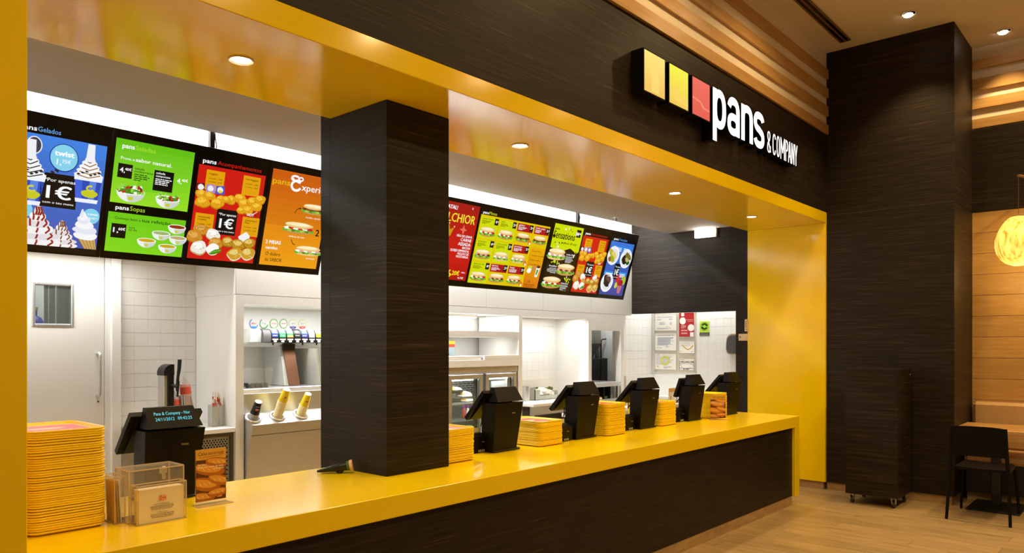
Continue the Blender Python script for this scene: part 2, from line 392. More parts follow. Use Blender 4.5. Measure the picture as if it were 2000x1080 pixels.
# white service wall: panelled bulkhead, frames of the openings
wk = struct(MB().box(2.83, 8.375, BW+0.02, BW+0.06, 1.9745, 3.32).box(8.117, 8.187, BW, BW+0.08, 0, 1.905).box(7.397, 7.464, BW, BW+0.08, 0, 1.905)
            .box(6.10, 6.158, BW, BW+0.6, 0, 1.905).box(4.30, 4.56, BW, BW+0.6, 0, 1.905).box(2.83, 2.895, BW, 5.92, 0, 1.9745).box(7.464, 8.117, BW, BW+0.06, 1.766, 1.905)
            .box(2.895, 8.187, BW, BW+0.04, 1.905, 1.9745)  .box(4.56, 6.10, BW+.0004, BW+0.05, 1.364, 1.432).box(4.56, 6.10, BW, BW+0.05, 1.671, 1.73)
            .box(2.83, 2.85, BW+0.06, 5.92, 1.9745, 3.32).build('wall_back', WHITE))
for a, b in zip((2.83, 3.726, 4.656, 5.588, 6.522, 7.452), (3.726, 4.656, 5.588, 6.522, 7.452, 8.375)):
    MB().box(a+0.0015, b-0.002, BW-0.0005, BW+0.02, 1.977, 3.30, bev=0.0015).build('panel', WHITE, wk)
MB().box(0.2, 2.829, BW, BW+0.05, 2.25, 3.32).build('panel', WHITE, wk)  # hidden lower part added to keep cove light off the pier side
MB().box(0.2, 2.829, BW, 5.92, 2.25, 2.29).build('panel', WHITE, wk)
MB().box(2.826, 2.83, BW, 5.92, 1.977, 3.3).build('panel', WHITE, wk)
MB().prism([(7.397, 1.85), (7.397, 1.906), (7.34, 1.906), (7.372, 1.897), (7.39, 1.88)], 'y', BW, BW+0.05).build('corner', WHITE, wk)
MB().prism([(8.117, 1.60), (8.117, 1.767), (8.085, 1.767), (8.105, 1.72)], 'y', BW, BW+0.05).build('corner', WHITE, wk)
# drinks alcove, lit shelf recesses and the pass behind the service wall
struct(MB().box(2.895, 4.3, 5.92, 5.96, 0, 1.95).box(2.895, 4.3, BW+0.06, 5.95, 1.912, 1.95).build('wall_alcove', WHITE))
struct(MB().box(4.5, 6.14, 5.92, 5.96, 1.38, 1.95).box(4.5, 6.12, BW+0.04, 5.95, 1.912, 1.95).box(4.56, 6.10, BW+0.05, 5.92, 1.671, 1.70)
       .box(4.56, 6.10, BW+0.05, 5.92, 1.39, 1.425).build('wall_shelf_recess', WHITE))
PB = 5.775
wp = struct(MB().box(6.158, 7.42, PB+0.008, PB+0.05, 0, 1.95).box(7.397, 7.42, BW+0.08, PB+0.01, 0, 1.95).box(6.158, 7.42, BW+0.04, PB+0.05, 1.912, 1.95)
            .box(6.158, 7.397, PB-0.006, PB+0.008, 0.9, 1.165).build('wall_pass', WHITE))
def tiles(parent, u0, u1, z0, z1, du, dz, place, m=TILE):
    P = {}; z = z0
    while z < z1-0.02:
        u = u0; h = min(dz, z1-z)
        while u < u1-0.012:
            w = min(du, u1-u); k = (round(w, 3), round(h, 3))
            if k not in P: P[k] = MB().box(0.0003, w-0.0003, 0, 0.004, 0.0012, h-0.0012, bev=0.0008).mesh('tile', m)
            o = bpy.data.objects.new('tile', P[k]); COL.objects.link(o); o.parent = parent; place(o, u, z); u += du
        z += dz
def on_y(Y):
    def f(o, u, z): o.location = (u, Y-0.004, z)
    return f
def on_x(X):      # wall that looks towards -x; u runs along y
    def f(o, u, z): o.location = (X-0.004, u, z); o.rotation_euler = (0, 0, math.pi/2); o.scale = (1, -1, 1)
    return f
tiles(wp, 6.165, 7.397, 1.165, 1.91, 0.11, 0.1085, on_y(PB+0.008))
# tiled wall and door at the far left of the kitchen
wl = struct(MB().box(2.225, 2.83, 5.92, 5.97, 0, 3.32).build('wall_kitchen', GROUT))
tiles(wl, 2.247, 2.826, 1.057, 2.75, 0.0995, 0.1045, on_y(5.92))
MB().box(2.235, 2.83, 5.905, 5.92, 0.97, 1.055, bev=0.002).build('upstand', WHITE, wl)
struct(MB().box(0.2, 1.18, 5.88, 5.97, 0, 3.32).box(1.18, 2.225, 5.9, 5.97, 2.42, 3.32).build('wall_left', WHITE))
struct(MB().box(2.165, 2.232, 5.86, 5.97, 0, 3.32, bev=0.003).box(2.128, 2.165, 5.885, 5.97, 0, 2.42).box(1.18, 1.21, 5.885, 5.97, 0, 2.42).build('trim_door', WHITE))
dr = MB()
for a in ((1.215, 1.672, 0.02, 2.41), (1.909, 2.124, 0.02, 2.41), (1.672, 1.909, 0.02, 1.735), (1.672, 1.909, 2.018, 2.41)): dr.box(a[0], a[1], 5.895, 5.935, a[2], a[3])
door = struct(dr.build('door_1', mat('grey_white_door', rgb(222, 219, 210), 0.45, vary=0.01)))
w = MB()
for a in ((1.657, 1.679, 1.72, 2.033), (1.902, 1.924, 1.72, 2.033), (1.679, 1.902, 1.72, 1.742), (1.679, 1.902, 2.011, 2.033)): w.box(a[0], a[1], 5.886, 5.944, a[2], a[3], bev=0.006)
w.build('window_frame', STEEL, door)
MB().box(1.676, 1.905, 5.912, 5.916, 1.738, 2.015).build('pane', GLASS, door)
MB().tube([(2.075, 5.895, 1.53), (2.075, 5.85, 1.53), (2.078, 5.842, 1.522), (2.078, 5.838, 1.50), (2.078, 5.838, 1.25), (2.078, 5.842, 1.228), (2.075, 5.85, 1.22), (2.075, 5.895, 1.22)], 0.0105, 10).build('handle', STEEL, door)
MB().cyl((2.083, 5.8955, 1.175), (2.083, 5.892, 1.175), 0.006).build('keyhole', BLACK, door)
struct(MB().box(0.9, 3.0, 7.0, 7.05, 0, 2.6).box(1.943, 2.4, 6.3, 6.34, 0, 2.6).box(1.893, 1.927, 6.3, 6.34, 0, 2.6).box(1.868, 1.885, 6.32, 6.36, 0, 2.6).build('wall_store', WHITE))
struct(MB().box(1.2, 1.92, 6.85, 6.9, 0, 2.6).build('wall_store_side', DIRTY))
t = thing('gas_bottle', 'blue round bottle glimpsed through the door window', 'bottle', (1.86, 6.6, 1.5)); MB().lathe([(.04, 1.60), (.07, 1.66), (.075, 1.75), (.05, 1.80), (.02, 1.82), (.02, 1.86)], (1.872, 6.6, 0)).build('body', mat('blue_plastic', rgb(50, 60, 160), .4), t); MB().cyl((1.872, 6.6, 1.86), (1.872, 6.6, 1.885), .026).build('cap', mat('ochre_cap', rgb(200, 160, 60), .5), t); MB().box(1.80, 1.93, 6.5, 6.7, 1.56, 1.60).box(1.80, 1.93, 6.5, 6.7, 0, 1.56).build('stand', DIRTY, t)
# dark wall with its hatch, tiled preparation room beyond
struct(MB().box(8.375, 8.47, FB-0.02, BW+0.02, 1.993, 3.0).box(8.375, 8.47, FB-0.02, 3.839, 0, 1.993).box(8.4, 8.6, FY+0.1, FB, 2.9, 3.32).box(8.375, 8.47, 4.7, 6.6, 3.0, 3.38).build('wall_hatch', DARK))
wq = struct(MB().box(9.1, 9.15, 3.3, 5.46, 0, 2.7).build('wall_preparation', GROUT))
tiles(wq, 4.02, 5.405, 1.183, 2.04, 0.1065, 0.1068, on_x(9.1))
MB().box(9.075, 9.1, 3.6, 5.405, 0, 1.178, bev=0.002).build('upstand', WHITE, wq)
wq2 = struct(MB().box(8.19, 9.1, 5.411, 5.46, 0, 2.7).build('wall_preparation_end', GROUT))
tiles(wq2, 8.205, 9.08, 1.183, 2.04, 0.1065, 0.1068, on_y(5.411))
MB().box(8.40, 9.075, 5.385, 5.411, 0, 1.176, bev=0.002).build('upstand', WHITE, wq2)
struct(MB().box(8.47, 9.15, 3.3, 5.46, 2.7, 2.76).box(8.47, 9.15, 3.3, 3.34, 0, 2.7).build('ceiling_preparation', WHITE))
# kitchen shell out of sight
struct(MB().box(7.42, 8.2, 6.5, 6.55, 0, 3.3).box(0.2, 8.6, 6.6, 6.65, 2.6, 3.38).build('wall_rear', TILE))
struct(MB().box(0.15, 0.2, 3.6, 6.6, 0, 3.38).build('wall_side', WHITE))
wo = struct(MB().box(8.53, 8.57, 5.46, 6.5, 0.9, 2.4).build('wall_oven_bay', GROUT))
tiles(wo, 5.62, 5.95, 1.05, 2.2, 0.165, 0.175, on_x(8.53))

# ------------------------------------------------------------------ counter
ct = thing('service_counter', 'long yellow topped serving counter with a dark wood front running under the menu boards', 'counter', (4.1, 3.2, 0))
MB().box(0.776, 7.478, CF, CB, 0.772, CZ, bev=0.003).build('top', YTOP, ct)
MB().box(7.365, 7.478, CF, CB, 0.088, 0.772, bev=0.003).build('end_panel', YTOP, ct)
MB().box(0.776, 7.365, 2.787, 2.81, 0.092, 0.772).build('front_panel', DARK, ct)
MB().box(0.776, 7.362, 2.79, CB-0.03, 0.0, 0.090).build('plinth', SKIRT, ct)

# ------------------------------------------------------------------ lighted sign over the hatch
SY = 2.70
sg = thing('shop_sign', 'lighted sign with three coloured squares and white raised lettering on the dark fascia', 'sign', (5.8, 2.75, 3.2))
for X0, X1, c0, c1, seed in ((4.437, 4.723, rgb(250, 222, 120), rgb(236, 190, 96), 1), (4.782, 5.068, rgb(240, 240, 70), rgb(240, 196, 90), 2), (5.13, 5.42, rgb(236, 104, 92), rgb(226, 92, 82), 3)):
    bx = MB().box(X0-0.004, X1+0.004, SY, 2.8, 3.342, 3.642).build('light_box', GLOSSBLACK, sg)
    cv = Canvas(X1-X0, 0.29); w_ = X1-X0
    cv.grad(0.004, 0.004, w_-0.004, 0.286, c0, c1, 12)
    if seed == 2: cv.poly([(0.004, .16), (.12, .185), (.2, .2), (w_-.004, .205), (w_-.004, .27), (.1, .25), (.004, .2)], rgb(246, 210, 96))
    if seed == 3: cv.poly([(0.004, .15), (.14, .165), (.19, .2), (w_-.004, .205), (w_-.004, .215), (.17, .215), (.13, .178), (.004, .165)], rgb(244, 140, 110))
    if seed == 1: cv.rect(.10, .02, .2, .27, rgb(246, 214, 112))
    cv.build('lit_face', SIGNM, bx, (X0, SY, 3.637), (1, 0, 0), (0, 0, -1), (0, -1, 0))
def ribbon(pts, w, closed=False):   # outline pieces of a thick stroke
    out = []; n = len(pts); rng = range(n if closed else n-1)
    nor = []
    for i in range(n):
        a = pts[(i-1) % n] if (closed or i > 0) else pts[i]; b = pts[(i+1) % n] if (closed or i < n-1) else pts[i]
        d = math.hypot(b[0]-a[0], b[1]-a[1]) or 1; nor.append((-(b[1]-a[1])/d, (b[0]-a[0])/d))
    for i in rng:
        j = (i+1) % n; (a, b), (c, d) = pts[i], pts[j]; (e, f), (g, h) = nor[i], nor[j]
        out.append([(a+e*w/2, b+f*w/2), (c+g*w/2, d+h*w/2), (c-g*w/2, d-h*w/2), (a-e*w/2, b-f*w/2)])
    return out
def arc(cx, cy, a, b, t0, t1, n=10, p=2.4):
    P = []
    for i in range(n+1):
        t = math.radians(t0+(t1-t0)*i/n); c, s_ = math.cos(t), math.sin(t)
        P.append((cx+a*math.copysign(abs(c)**(2/p), c), cy+b*math.copysign(abs(s_)**(2/p), s_)))
    return P
LIT = mat('lit_white_face', (1, 1, 1), 0.4, emit=(1, 0.98, 0.96), strength=1.6)
def letter(strokes, x0, z0, depth=0.095):   # strokes: (points, width, closed) in metres
    side = MB(); face = []
    for k, (pts, w, closed) in enumerate(strokes):
        for q_ in ribbon(pts, w, closed):
            q3 = [(x0+a, z0+b) for a, b in q_]
            side.prism(q3, 'y', SY+0.0005*k, 2.8)
            face.append((q3, SY-0.0012-0.0004*k))
    o = side.build('letter', GLOSSBLACK, sg); f = MB()
    for q3, y in face: f.prism(q3, 'y', y, y+0.001)
    f.build('lit_face', LIT, o)
H_ = 0.312
def L_p(w): return [([(0.03, -0.11), (0.03, H_-0.002)], 0.066, False), (arc(0.115, H_/2, 0.082, H_/2-0.03, 0, 360, 26)[:-1], 0.064, True)]
def L_a(w): return [([(0.195, 0.002), (0.195, 0.2)]+arc(0.112, 0.2, 0.083, 0.084, 0, 165, 10), 0.064, False), (arc(0.108, 0.09, 0.08, 0.062, 0, 360, 22)[:-1], 0.06, True)]
def L_n(w): return [([(0.03, 0.002), (0.03, H_-0.004)], 0.066, False), ([(0.196, 0.002), (0.196, 0.2)]+arc(0.113, 0.2, 0.083, 0.082, 0, 180, 12), 0.064, False)]
def L_s(w): return [(arc(0.113, 0.225, 0.08, 0.06, 10, 250, 14)+[(0.12, 0.158)]+arc(0.113, 0.088, 0.082, 0.06, 70, -170, 14), 0.062, False)]
for f_, x0 in ((L_p, 5.475), (L_a, 5.735), (L_n, 6.0), (L_s, 6.25)): letter(f_(0), x0, 3.33)
T = 0.0145; h = 0.2
small = {'&': [(arc(0.042, 0.155, 0.024, 0.034, -50, 230, 12)+[(0.082, 0.012)], T, False), ([(0.062, 0.125), (0.02, 0.085)]+arc(0.044, 0.05, 0.03, 0.04, 150, 380, 12), T, False)],
         'C': [(arc(0.04, 0.1, 0.03, 0.09, 30, 330, 18), T, False)], 'O': [(arc(0.04, 0.1, 0.028, 0.09, 0, 360, 22)[:-1], T, True)],
         'M': [([(0.012, 0), (0.012, h)], T, False), ([(0.098, 0), (0.098, h)], T, False), ([(0.015, h-0.01), (0.055, 0.06)], T, False), ([(0.095, h-0.01), (0.055, 0.06)], T, False)],
         'P': [([(0.012, 0), (0.012, h)], T, False), ([(0.012, h-0.01)]+arc(0.03, 0.145, 0.03, 0.045, 90, -90, 10)+[(0.012, 0.1)], T, False)],
         'A': [([(0.01, 0), (0.04, h)], T, False), ([(0.07, 0), (0.04, h)], T, False), ([(0.02, 0.06), (0.06, 0.06)], T, False)],
         'N': [([(0.012, 0), (0.012, h)], T, False), ([(0.066, 0), (0.066, h)], T, False), ([(0.014, h-0.005), (0.064, 0.005)], T, False)],
         'Y': [([(0.04, 0), (0.04, 0.1)], T, False), ([(0.04, 0.09), (0.01, h)], T, False), ([(0.04, 0.09), (0.07, h)], T, False)]}
for ch, x0 in zip('&COMPANY', (6.535, 6.66, 6.752, 6.842, 6.962, 7.03, 7.112, 7.19)): letter(small[ch], x0, 3.328)

# ------------------------------------------------------------------ menu boards
TB, BB, BL = (4.60, 2.86), (4.82, 2.12), 0.772
BD = (0, (BB[0]-TB[0])/BL, (BB[1]-TB[1])/BL); BN = (0, BD[2], -BD[1])
WHT, BLK = rgb(255, 255, 255), rgb(8, 8, 8)
class Board(Canvas):
    """Artwork canvas with a second layer of lettering."""
    def __init__(s, w, h): super().__init__(w, h); s.t = Canvas(w, h); s.words = []
    def word(s): s.words.append(Canvas(s.w, s.h)); return s.words[-1]
    def item(s, fn, *a, **k):
        b = s.k; fn(s, *a, **k); s.k = b
    def tx(s, *a, **k): s.word().text(*a, **k)
    def tl(s, *a, **k): s.word().lines(*a, **k)
GREEN1, GREEN2, LET1, LET2, TOM, CHEESE, BUN, BUNL, BUND = rgb(70, 140, 20), rgb(30, 90, 15), rgb(96, 180, 40), rgb(150, 214, 70), rgb(196, 44, 30), rgb(250, 248, 240), rgb(232, 196, 122), rgb(250, 232, 184), rgb(196, 146, 78)
MEAT, HAM, GOLD, GOLD2, GOLD3 = rgb(120, 48, 26), rgb(226, 160, 150), rgb(226, 160, 22), rgb(246, 196, 60), rgb(190, 124, 14)
def sandwich(c, u, v, w, kind=0, seed=1, h=None):
    h = h or w*0.5
    c.blob(u, v+h*.30, w*.50, h*.17, BUND if kind != 2 else BUN, seed+9, 18, .06)
    for i in range(7): c.blob(u-w*.45+w*.9*i/6, v+h*.22, w*.10, h*.12, (LET1, LET2, GREEN1)[i % 3], seed+i, 9, .3)
    fill = {0: [(CHEESE, TOM)], 1: [(HAM, MEAT)], 2: [(CHEESE, HAM)], 3: [(MEAT, rgb(150, 70, 40))]}[kind][0]
    for i in range(6): c.blob(u-w*.40+w*.8*i/5, v+h*.10, w*.11, h*.10, fill[i % 2], seed+20+i, 9, .22)
    if kind == 0: c.blob(u-w*.12, v+h*.03, w*.14, h*.05, TOM, seed+3, 9, .2); c.blob(u+w*.25, v+h*.04, w*.12, h*.05, TOM, seed+4, 9, .2)
    c.blob(u, v-h*.13, w*.49, h*.21, BUN, seed+5, 22, .05)
    c.blob(u-w*.03, v-h*.18, w*.42, h*.13, BUNL, seed+6, 18, .07)
    c.blob(u+w*.12, v-h*.21, w*.22, h*.06, rgb(254, 242, 206), seed+40, 12, .1)
def nuggets(c, u, v, w, pts, seed, col=(GOLD, GOLD2, GOLD3)):
    for i, (a, b, s_) in enumerate(pts):
        x, y, r_ = u+a*w, v+b*w, s_*w
        c.blob(x, y+r_*.1, r_*1.04, r_*.82, col[2], seed+i, 14, .12); c.blob(x, y, r_, r_*.74, col[0], seed+i, 14, .12)
        c.blob(x-r_*.15, y-r_*.2, r_*.6, r_*.36, col[1], seed+i+50, 11, .2)
        for j in range(5): c.blob(x+r_*math.cos(j*1.3+i)*.55, y+r_*.4*math.sin(j*1.7+i), r_*.09, r_*.06, (col[2], col[1])[j % 2], seed+j, 6, .3)
def bowl(c, u, v, w, fill, top, seed=1, salad=False):
    c.oval(u, v+w*.30, w*.34, w*.05, tuple(a*.75 for a in fill))
    P = [(u+w*.5*math.cos(t), v+w*.40*math.sin(t)*(1 if math.sin(t) > 0 else .1)) for t in [math.pi*i/14 for i in range(15)]]
    c.poly(P, rgb(238, 240, 236)); c.poly([(a, b) if a > u else (u+(a-u)*.3, b) for a, b in P], rgb(205, 212, 204))
    c.oval(u, v, w*.5, w*.13, rgb(252, 252, 250)); c.oval(u, v, w*.44, w*.095, top)
    if salad:
        q_ = random.Random(seed)
        for i in range(26): c.blob(u+q_.uniform(-.42, .42)*w, v-w*.07+q_.uniform(-.13, .12)*w, w*.075, w*.05, (LET1, LET2, GREEN1, LET2, TOM, CHEESE, rgb(120, 30, 40))[i % 7], seed+i, 7, .3, i)
    c.rect(u-w*.09, v+w*.2, u+w*.09, v+w*.32, rgb(200, 206, 60))
def cup(c, u, v, w, body, kind):
    h = w*1.02
    c.poly([(u-w*.48, v), (u+w*.48, v), (u+w*.37, v+h), (u-w*.37, v+h)], body)
    c.poly([(u-w*.48, v), (u-w*.2, v), (u-w*.16, v+h), (u-w*.37, v+h)], tuple(min(a*1.5+.02, 1) for a in body))
    c.poly([(u+w*.05, v), (u+w*.3, v), (u+w*.24, v+h), (u+w*.04, v+h)], rgb(92, 132, 222))
    c.poly([(u-w*.5, v-w*.04), (u+w*.5, v-w*.04), (u+w*.47, v+w*.2), (u-w*.47, v+w*.2)], rgb(240, 244, 250))
    c.poly([(u-w*.40, v+h*.86), (u+w*.40, v+h*.86), (u+w*.37, v+h), (u-w*.37, v+h)], rgb(236, 240, 248))
    c.blob(u+w*.08, v+h*.66, w*.28, w*.15, rgb(200, 200, 40), 3, 14, .08); c.ring(u+w*.1, v+h*.46, w*.12, w*.09, w*.07, rgb(214, 206, 60), 12, .5, 5.2)
    # whipped cream
    for i, (dy, r_) in enumerate(((.0, .46), (-.14, .42), (-.28, .34), (-.42, .26), (-.55, .18))):
        c.blob(u, v+dy*w-w*.02, w*r_, w*.14, rgb(246, 246, 248), 11+i, 16, .05)
        c.line([(u-w*r_*.8, v+dy*w+w*.02), (u, v+dy*w+w*.09), (u+w*r_*.85, v+dy*w-w*.05)], w*.035, kind)
    c.poly([(u-w*.12, v-w*1.15), (u+w*.12, v-w*1.15), (u+w*.15, v-w*.5), (u-w*.16, v-w*.5)], rgb(238, 240, 246))
    for i in range(6): c.blob(u+w*(-.36+.14*i), v-w*(.02+.06*(i % 3)), w*.06, w*.035, rgb(46, 40, 40), i+30, 6, .3)
def por_apenas(c, u0, v0, u1, v1, tall=False):
    w = u1-u0; h = v1-v0
    c.poly([(u0+w*.1, v0), (u1-w*.1, v0), (u1, v0+h*.2), (u1, v1), (u0, v1), (u0, v0+h*.2)] if tall else [(u0, v0), (u1, v0), (u1, v1), (u0, v1)], BLK)
    c.tx('*Por apenas', (u0+u1)/2, v0+h*.24, h*.10, WHT, .012, w*.84, 'c'); c.tx('1€', (u0+u1)/2, v0+h*.73, h*.38, WHT, .03, w*.66, 'c')
    c.tx('com o teu menu', (u0+u1)/2, v0+h*.89, h*.07, WHT, .008, w*.84, 'c')
def price(c, u, v, s_, a, b, bg=BLK, fg=WHT):
    if bg is not None: c.rect(u, v, u+s_, v+s_*1.02, bg)
    c.tx(a, u+s_*.12, v+s_*.62, s_*.36, fg, .02, s_*.34); c.tx(b, u+s_*.46, v+s_*.46, s_*.2, fg, .02, s_*.46)
def title(c, v, name, col, u=0.03, h=0.026, w=None):
    c.tx('pans', u, v, h, WHT, .028, .088); c.tx(name, u+.098, v, h, col, .004, w)
TOPH, BOT = 0.115, 0.727
def gelados(c):
    c.grad(0, TOPH, c.w, BOT, rgb(62, 130, 226), rgb(74, 84, 172), 12); c.dots(.06, .2, c.w, .6, .011, .0028, rgb(52, 98, 190)); K = c.k
    c.tx('pans', .022, .1, .026, WHT, .028, .082); c.tx('Gelados', .109, .1, .027, rgb(110, 170, 235), .004, .112)
    c.item(cup, .088, .338, .165, rgb(40, 80, 190), rgb(40, 36, 36))
    c.item(lambda c: (c.oval(.10, .178, .036, .046, rgb(60, 62, 70)), c.ring(.10, .178, .036, .046, .006, rgb(230, 232, 240))))
    c.item(lambda c: (c.oval(.25, .222, .074, .078, rgb(30, 52, 140), 30), c.oval(.25, .221, .069, .073, rgb(132, 210, 236), 30)))
    c.tx('twist', .25, .212, .03, WHT, .05, .098, 'c'); c.tx('1,', .214, .262, .033, WHT, .02); c.tx('75€', .24, .25, .02, WHT, .01, .045)
    c.item(cup, .385, .298, .155, rgb(38, 74, 180), rgb(150, 104, 40))
    c.item(por_apenas, .146, .315, .333, .505, True)
    c.item(lambda c: (c.oval(.42, .532, .046, .046, rgb(132, 210, 236), 24),))
    c.tx('cone', .426, .525, .016, WHT, .02, .054, 'c'); c.tx('1,', .395, .556, .022, WHT, .02); c.tx('10€*', .411, .548, .013, WHT, .01, .04)
    c.item(lambda c: (c.oval(.085, .535, .035, .04, rgb(132, 210, 236)),))
    def sundae(c, u, v, w, sauce):
        for i, (dy, r_) in enumerate(((.30, .5), (.16, .46), (.02, .36), (-.12, .26), (-.26, .16), (-.38, .08))):
            c.blob(u, v+dy*w, w*r_, w*.12, (rgb(244, 240, 240), rgb(226, 220, 224))[i % 2], i+3, 16, .06)
            for j in (-1, 0, 1): c.line([(u+j*w*r_*.55, v+dy*w-w*.1), (u+j*w*r_*.65+w*.03, v+dy*w), (u+j*w*r_*.5, v+dy*w+w*.09)], w*.04, sauce)
    c.k = K+30; c.item(sundae, .27, .663, .18, rgb(130, 74, 40)); c.k = K+45; c.item(sundae, .145, .63, .25, rgb(150, 40, 24)); c.k = K
    def cone(c):
        c.poly([(.36, .665), (.45, .655), (.464, .726), (.40, .726)], rgb(206, 166, 96))
        for i in range(5): c.line([(.36+i*.02, .665), (.40+i*.014, .726)], .003, rgb(150, 104, 50))
        for i, (dy, r_) in enumerate(((.648, .066), (.615, .064), (.585, .05), (.556, .034), (.535, .018), (.52, .008))): c.blob(.40-.006*i, dy, r_, .026, (rgb(246, 246, 250), rgb(228, 232, 244))[i % 2], i, 16, .07)
    c.k = K+30; c.item(cone); c.k = K
    c.item(lambda c: [c.blob(.20+.02*i, .31-.012*i*(i % 2), .012, .007, rgb(36, 34, 36), i, 8, .2, .4) for i in range(2)])
    c.k = K+60; c.rect(0, BOT, c.w, .76, BLK)
def saladas(c):
    c.grad(0, .052, c.w, .43, rgb(96, 190, 20), rgb(150, 222, 40), 10); c.dots(0, .10, c.w, .24, .012, .0028, rgb(120, 206, 50))
    c.rect(0, .487, c.w, BOT, rgb(110, 200, 22)); c.grad(.0, .53, c.w, BOT, rgb(112, 204, 24), rgb(132, 214, 30), 6)
    c.rect(.145, .20, .36, .34, rgb(120, 204, 30), c.k); c.rect(.10, .565, .24, .68, rgb(122, 208, 30), c.k)
    c.tx('pans', .035, .103, .028, WHT, .028, .068); c.tx('Saladas', .11, .103, .028, rgb(170, 220, 50), .0, .115)
    c.tx('Prova o', .033, .17, .017, WHT, .004, .078); c.tx('sabor natural.', .118, .17, .022, WHT, .02, .215)
    price(c, .025, .195, .082, '4,', '40€'); c.rect(.235, .20, .355, .325, BLK, c.k); price(c, .365, .205, .085, '4,', '40€', None)
    c.tx('salada', .118, .217, .014, BLK, .01, .055); c.tx('mediterrânica', .118, .234, .014, BLK, .01, .11); c.tl(.118, .243, .11, 4, .0115, rgb(30, 70, 10), 1)
    c.tx('salada', .244, .222, .014, WHT, .012, .055); c.tx('camponesa', .244, .24, .014, WHT, .012, .088); c.tl(.244, .25, .1, 4, .0105, WHT, 2)
    c.item(bowl, .112, .352, .165, rgb(110, 190, 30), GREEN1, 5, True); c.item(bowl, .335, .365, .15, rgb(110, 190, 30), GREEN1, 8, True)
    c.tx('pans', .035, .468, .026, WHT, .028, .075); c.tx('Sopas', .117, .468, .028, rgb(176, 220, 40), .0, .088)
    c.tx('Começa bem a', .036, .528, .017, rgb(20, 60, 8), .004, .15); c.tx('tua refeição.', .194, .528, .021, BLK, .016, .18)
    price(c, .025, .555, .085, '1,', '60€'); c.tx('sopa', .122, .575, .013, rgb(16, 40, 8), .01, .036); c.tx('do dia', .122, .59, .013, rgb(16, 40, 8), .01, .05)
    for u, v, top in ((.415, .535, rgb(150, 50, 16)), (.322, .585, rgb(160, 180, 110)), (.43, .605, rgb(190, 170, 120)), (.238, .64, rgb(206, 170, 20)), (.37, .665, rgb(196, 170, 30))): c.item(bowl, u, v, .115, rgb(110, 190, 30), top)
    c.rect(c.w, .48, c.w+.03, .74, BLK)
def acompanhamentos(c, small=False):
    c.rect(0, TOPH, c.w, BOT, rgb(206, 26, 18)); c.dots(0, .12, c.w, .3, .012, .0024, rgb(190, 18, 14))
    title(c, .1, 'Acompanhamentos', rgb(200, 30, 22), .02, .028, .31)
    def card(c, u, v, a, b, k):
        c.rect(u, v, u+.125, v+.13, rgb(226, 160, 10)); c.tx(a, u+.015, v+.028, .014, rgb(60, 30, 0), .008)
        if b: c.tx(b, u+.015, v+.044, .014, rgb(60, 30, 0), .008)
        for i in range(2):
            y = v+(.056 if not b else .072)+i*.022; c.tx('4 unidades' if not i else '6 unidades', u+.015, y, .009, rgb(70, 36, 0), .004, .052); c.tx(('1,40€', '2,90€')[i], u+.078, y, .009, rgb(70, 36, 0), .004, .03)
    c.item(card, .055, .14, 'nuggets', '', 0); c.item(card, .31, .135, 'hot nuggets', '', 1); c.item(card, .02, .425, 'mozzarella', 'crispies', 2); c.item(card, .345, .41, 'camembert', 'bites', 3)
    def sauces(c):
        for u, col in ((.03, rgb(110, 20, 24)), (.095, rgb(170, 140, 210)), (.16, rgb(70, 90, 200))): c.poly([(u-.03, .235), (u+.028, .23), (u+.034, .285), (u-.028, .288)], col); c.blob(u, .258, .02, .02, rgb(236, 236, 240), 4, 9, .1)
        c.blob(.162, .27, .014, .01, rgb(230, 210, 40), 4, 9, .1)
    c.item(sauces)
    c.item(nuggets, .02, .28, .25, [(.08, .08, .15), (.3, .10, .15), (.6, .14, .12), (.88, .12, .15), (.75, .13, .12), (.13, .28, .19), (.52, .26, .18)], 3)
    c.item(nuggets, .28, .26, .2, [(.12, .15, .2), (.3, .3, .22), (.6, .2, .22), (.85, .1, .2), (.75, .35, .2), (.45, .5, .2), (.2, .55, .15)], 9)
    c.item(lambda c: (c.blob(.41, .385, .05, .03, rgb(176, 20, 12), 6, 16, .06, -.25), c.line([(.455, .36), (.462, .335)], .01, GREEN1), c.line([(.41, .39), (.445, .365)], .006, rgb(240, 200, 190)))); c.tx('HOT', .37, .402, .02, WHT, .02, .05)
    c.item(por_apenas, .16, .38, .305, .55)
    W_ = (rgb(236, 232, 220), rgb(250, 250, 244), rgb(196, 170, 120))
    c.item(nuggets, .01, .53, .2, [(.3, .0, .24), (.1, .25, .26)], 21, (rgb(206, 140, 40), rgb(224, 170, 80), rgb(160, 96, 20)))
    c.item(nuggets, .01, .53, .2, [(.72, .12, .24)], 22, W_); c.k += 8
    c.item(nuggets, .01, .53, .2, [(.85, .4, .24)], 23, (rgb(206, 140, 40), rgb(224, 170, 80), rgb(160, 96, 20))); c.item(nuggets, .01, .53, .2, [(.3, .6, .28)], 24, W_)
    c.k += 8
    c.item(lambda c: (c.blob(.165, .655, .045, .04, CHEESE, 5, 14, .07), c.blob(.185, .67, .045, .014, GREEN1, 6, 12, .1, -.4), c.line([(.14, .682), (.22, .655)], .003, LET2)))
    c.item(lambda c: c.poly([(.33, .55), (.385, .51), (.415, .54), (.405, .6), (.36, .61)], rgb(240, 240, 238)))
    c.item(nuggets, .23, .56, .22, [(.15, .15, .2), (.5, .2, .22), (.85, .12, .2)], 31, (rgb(190, 140, 30), rgb(230, 200, 110), rgb(150, 96, 10))); c.k += 12
    c.item(nuggets, .23, .56, .22, [(.42, .5, .24), (.85, .45, .24)], 33, (rgb(206, 156, 40), rgb(232, 206, 120), rgb(226, 214, 180))); c.k -= 28
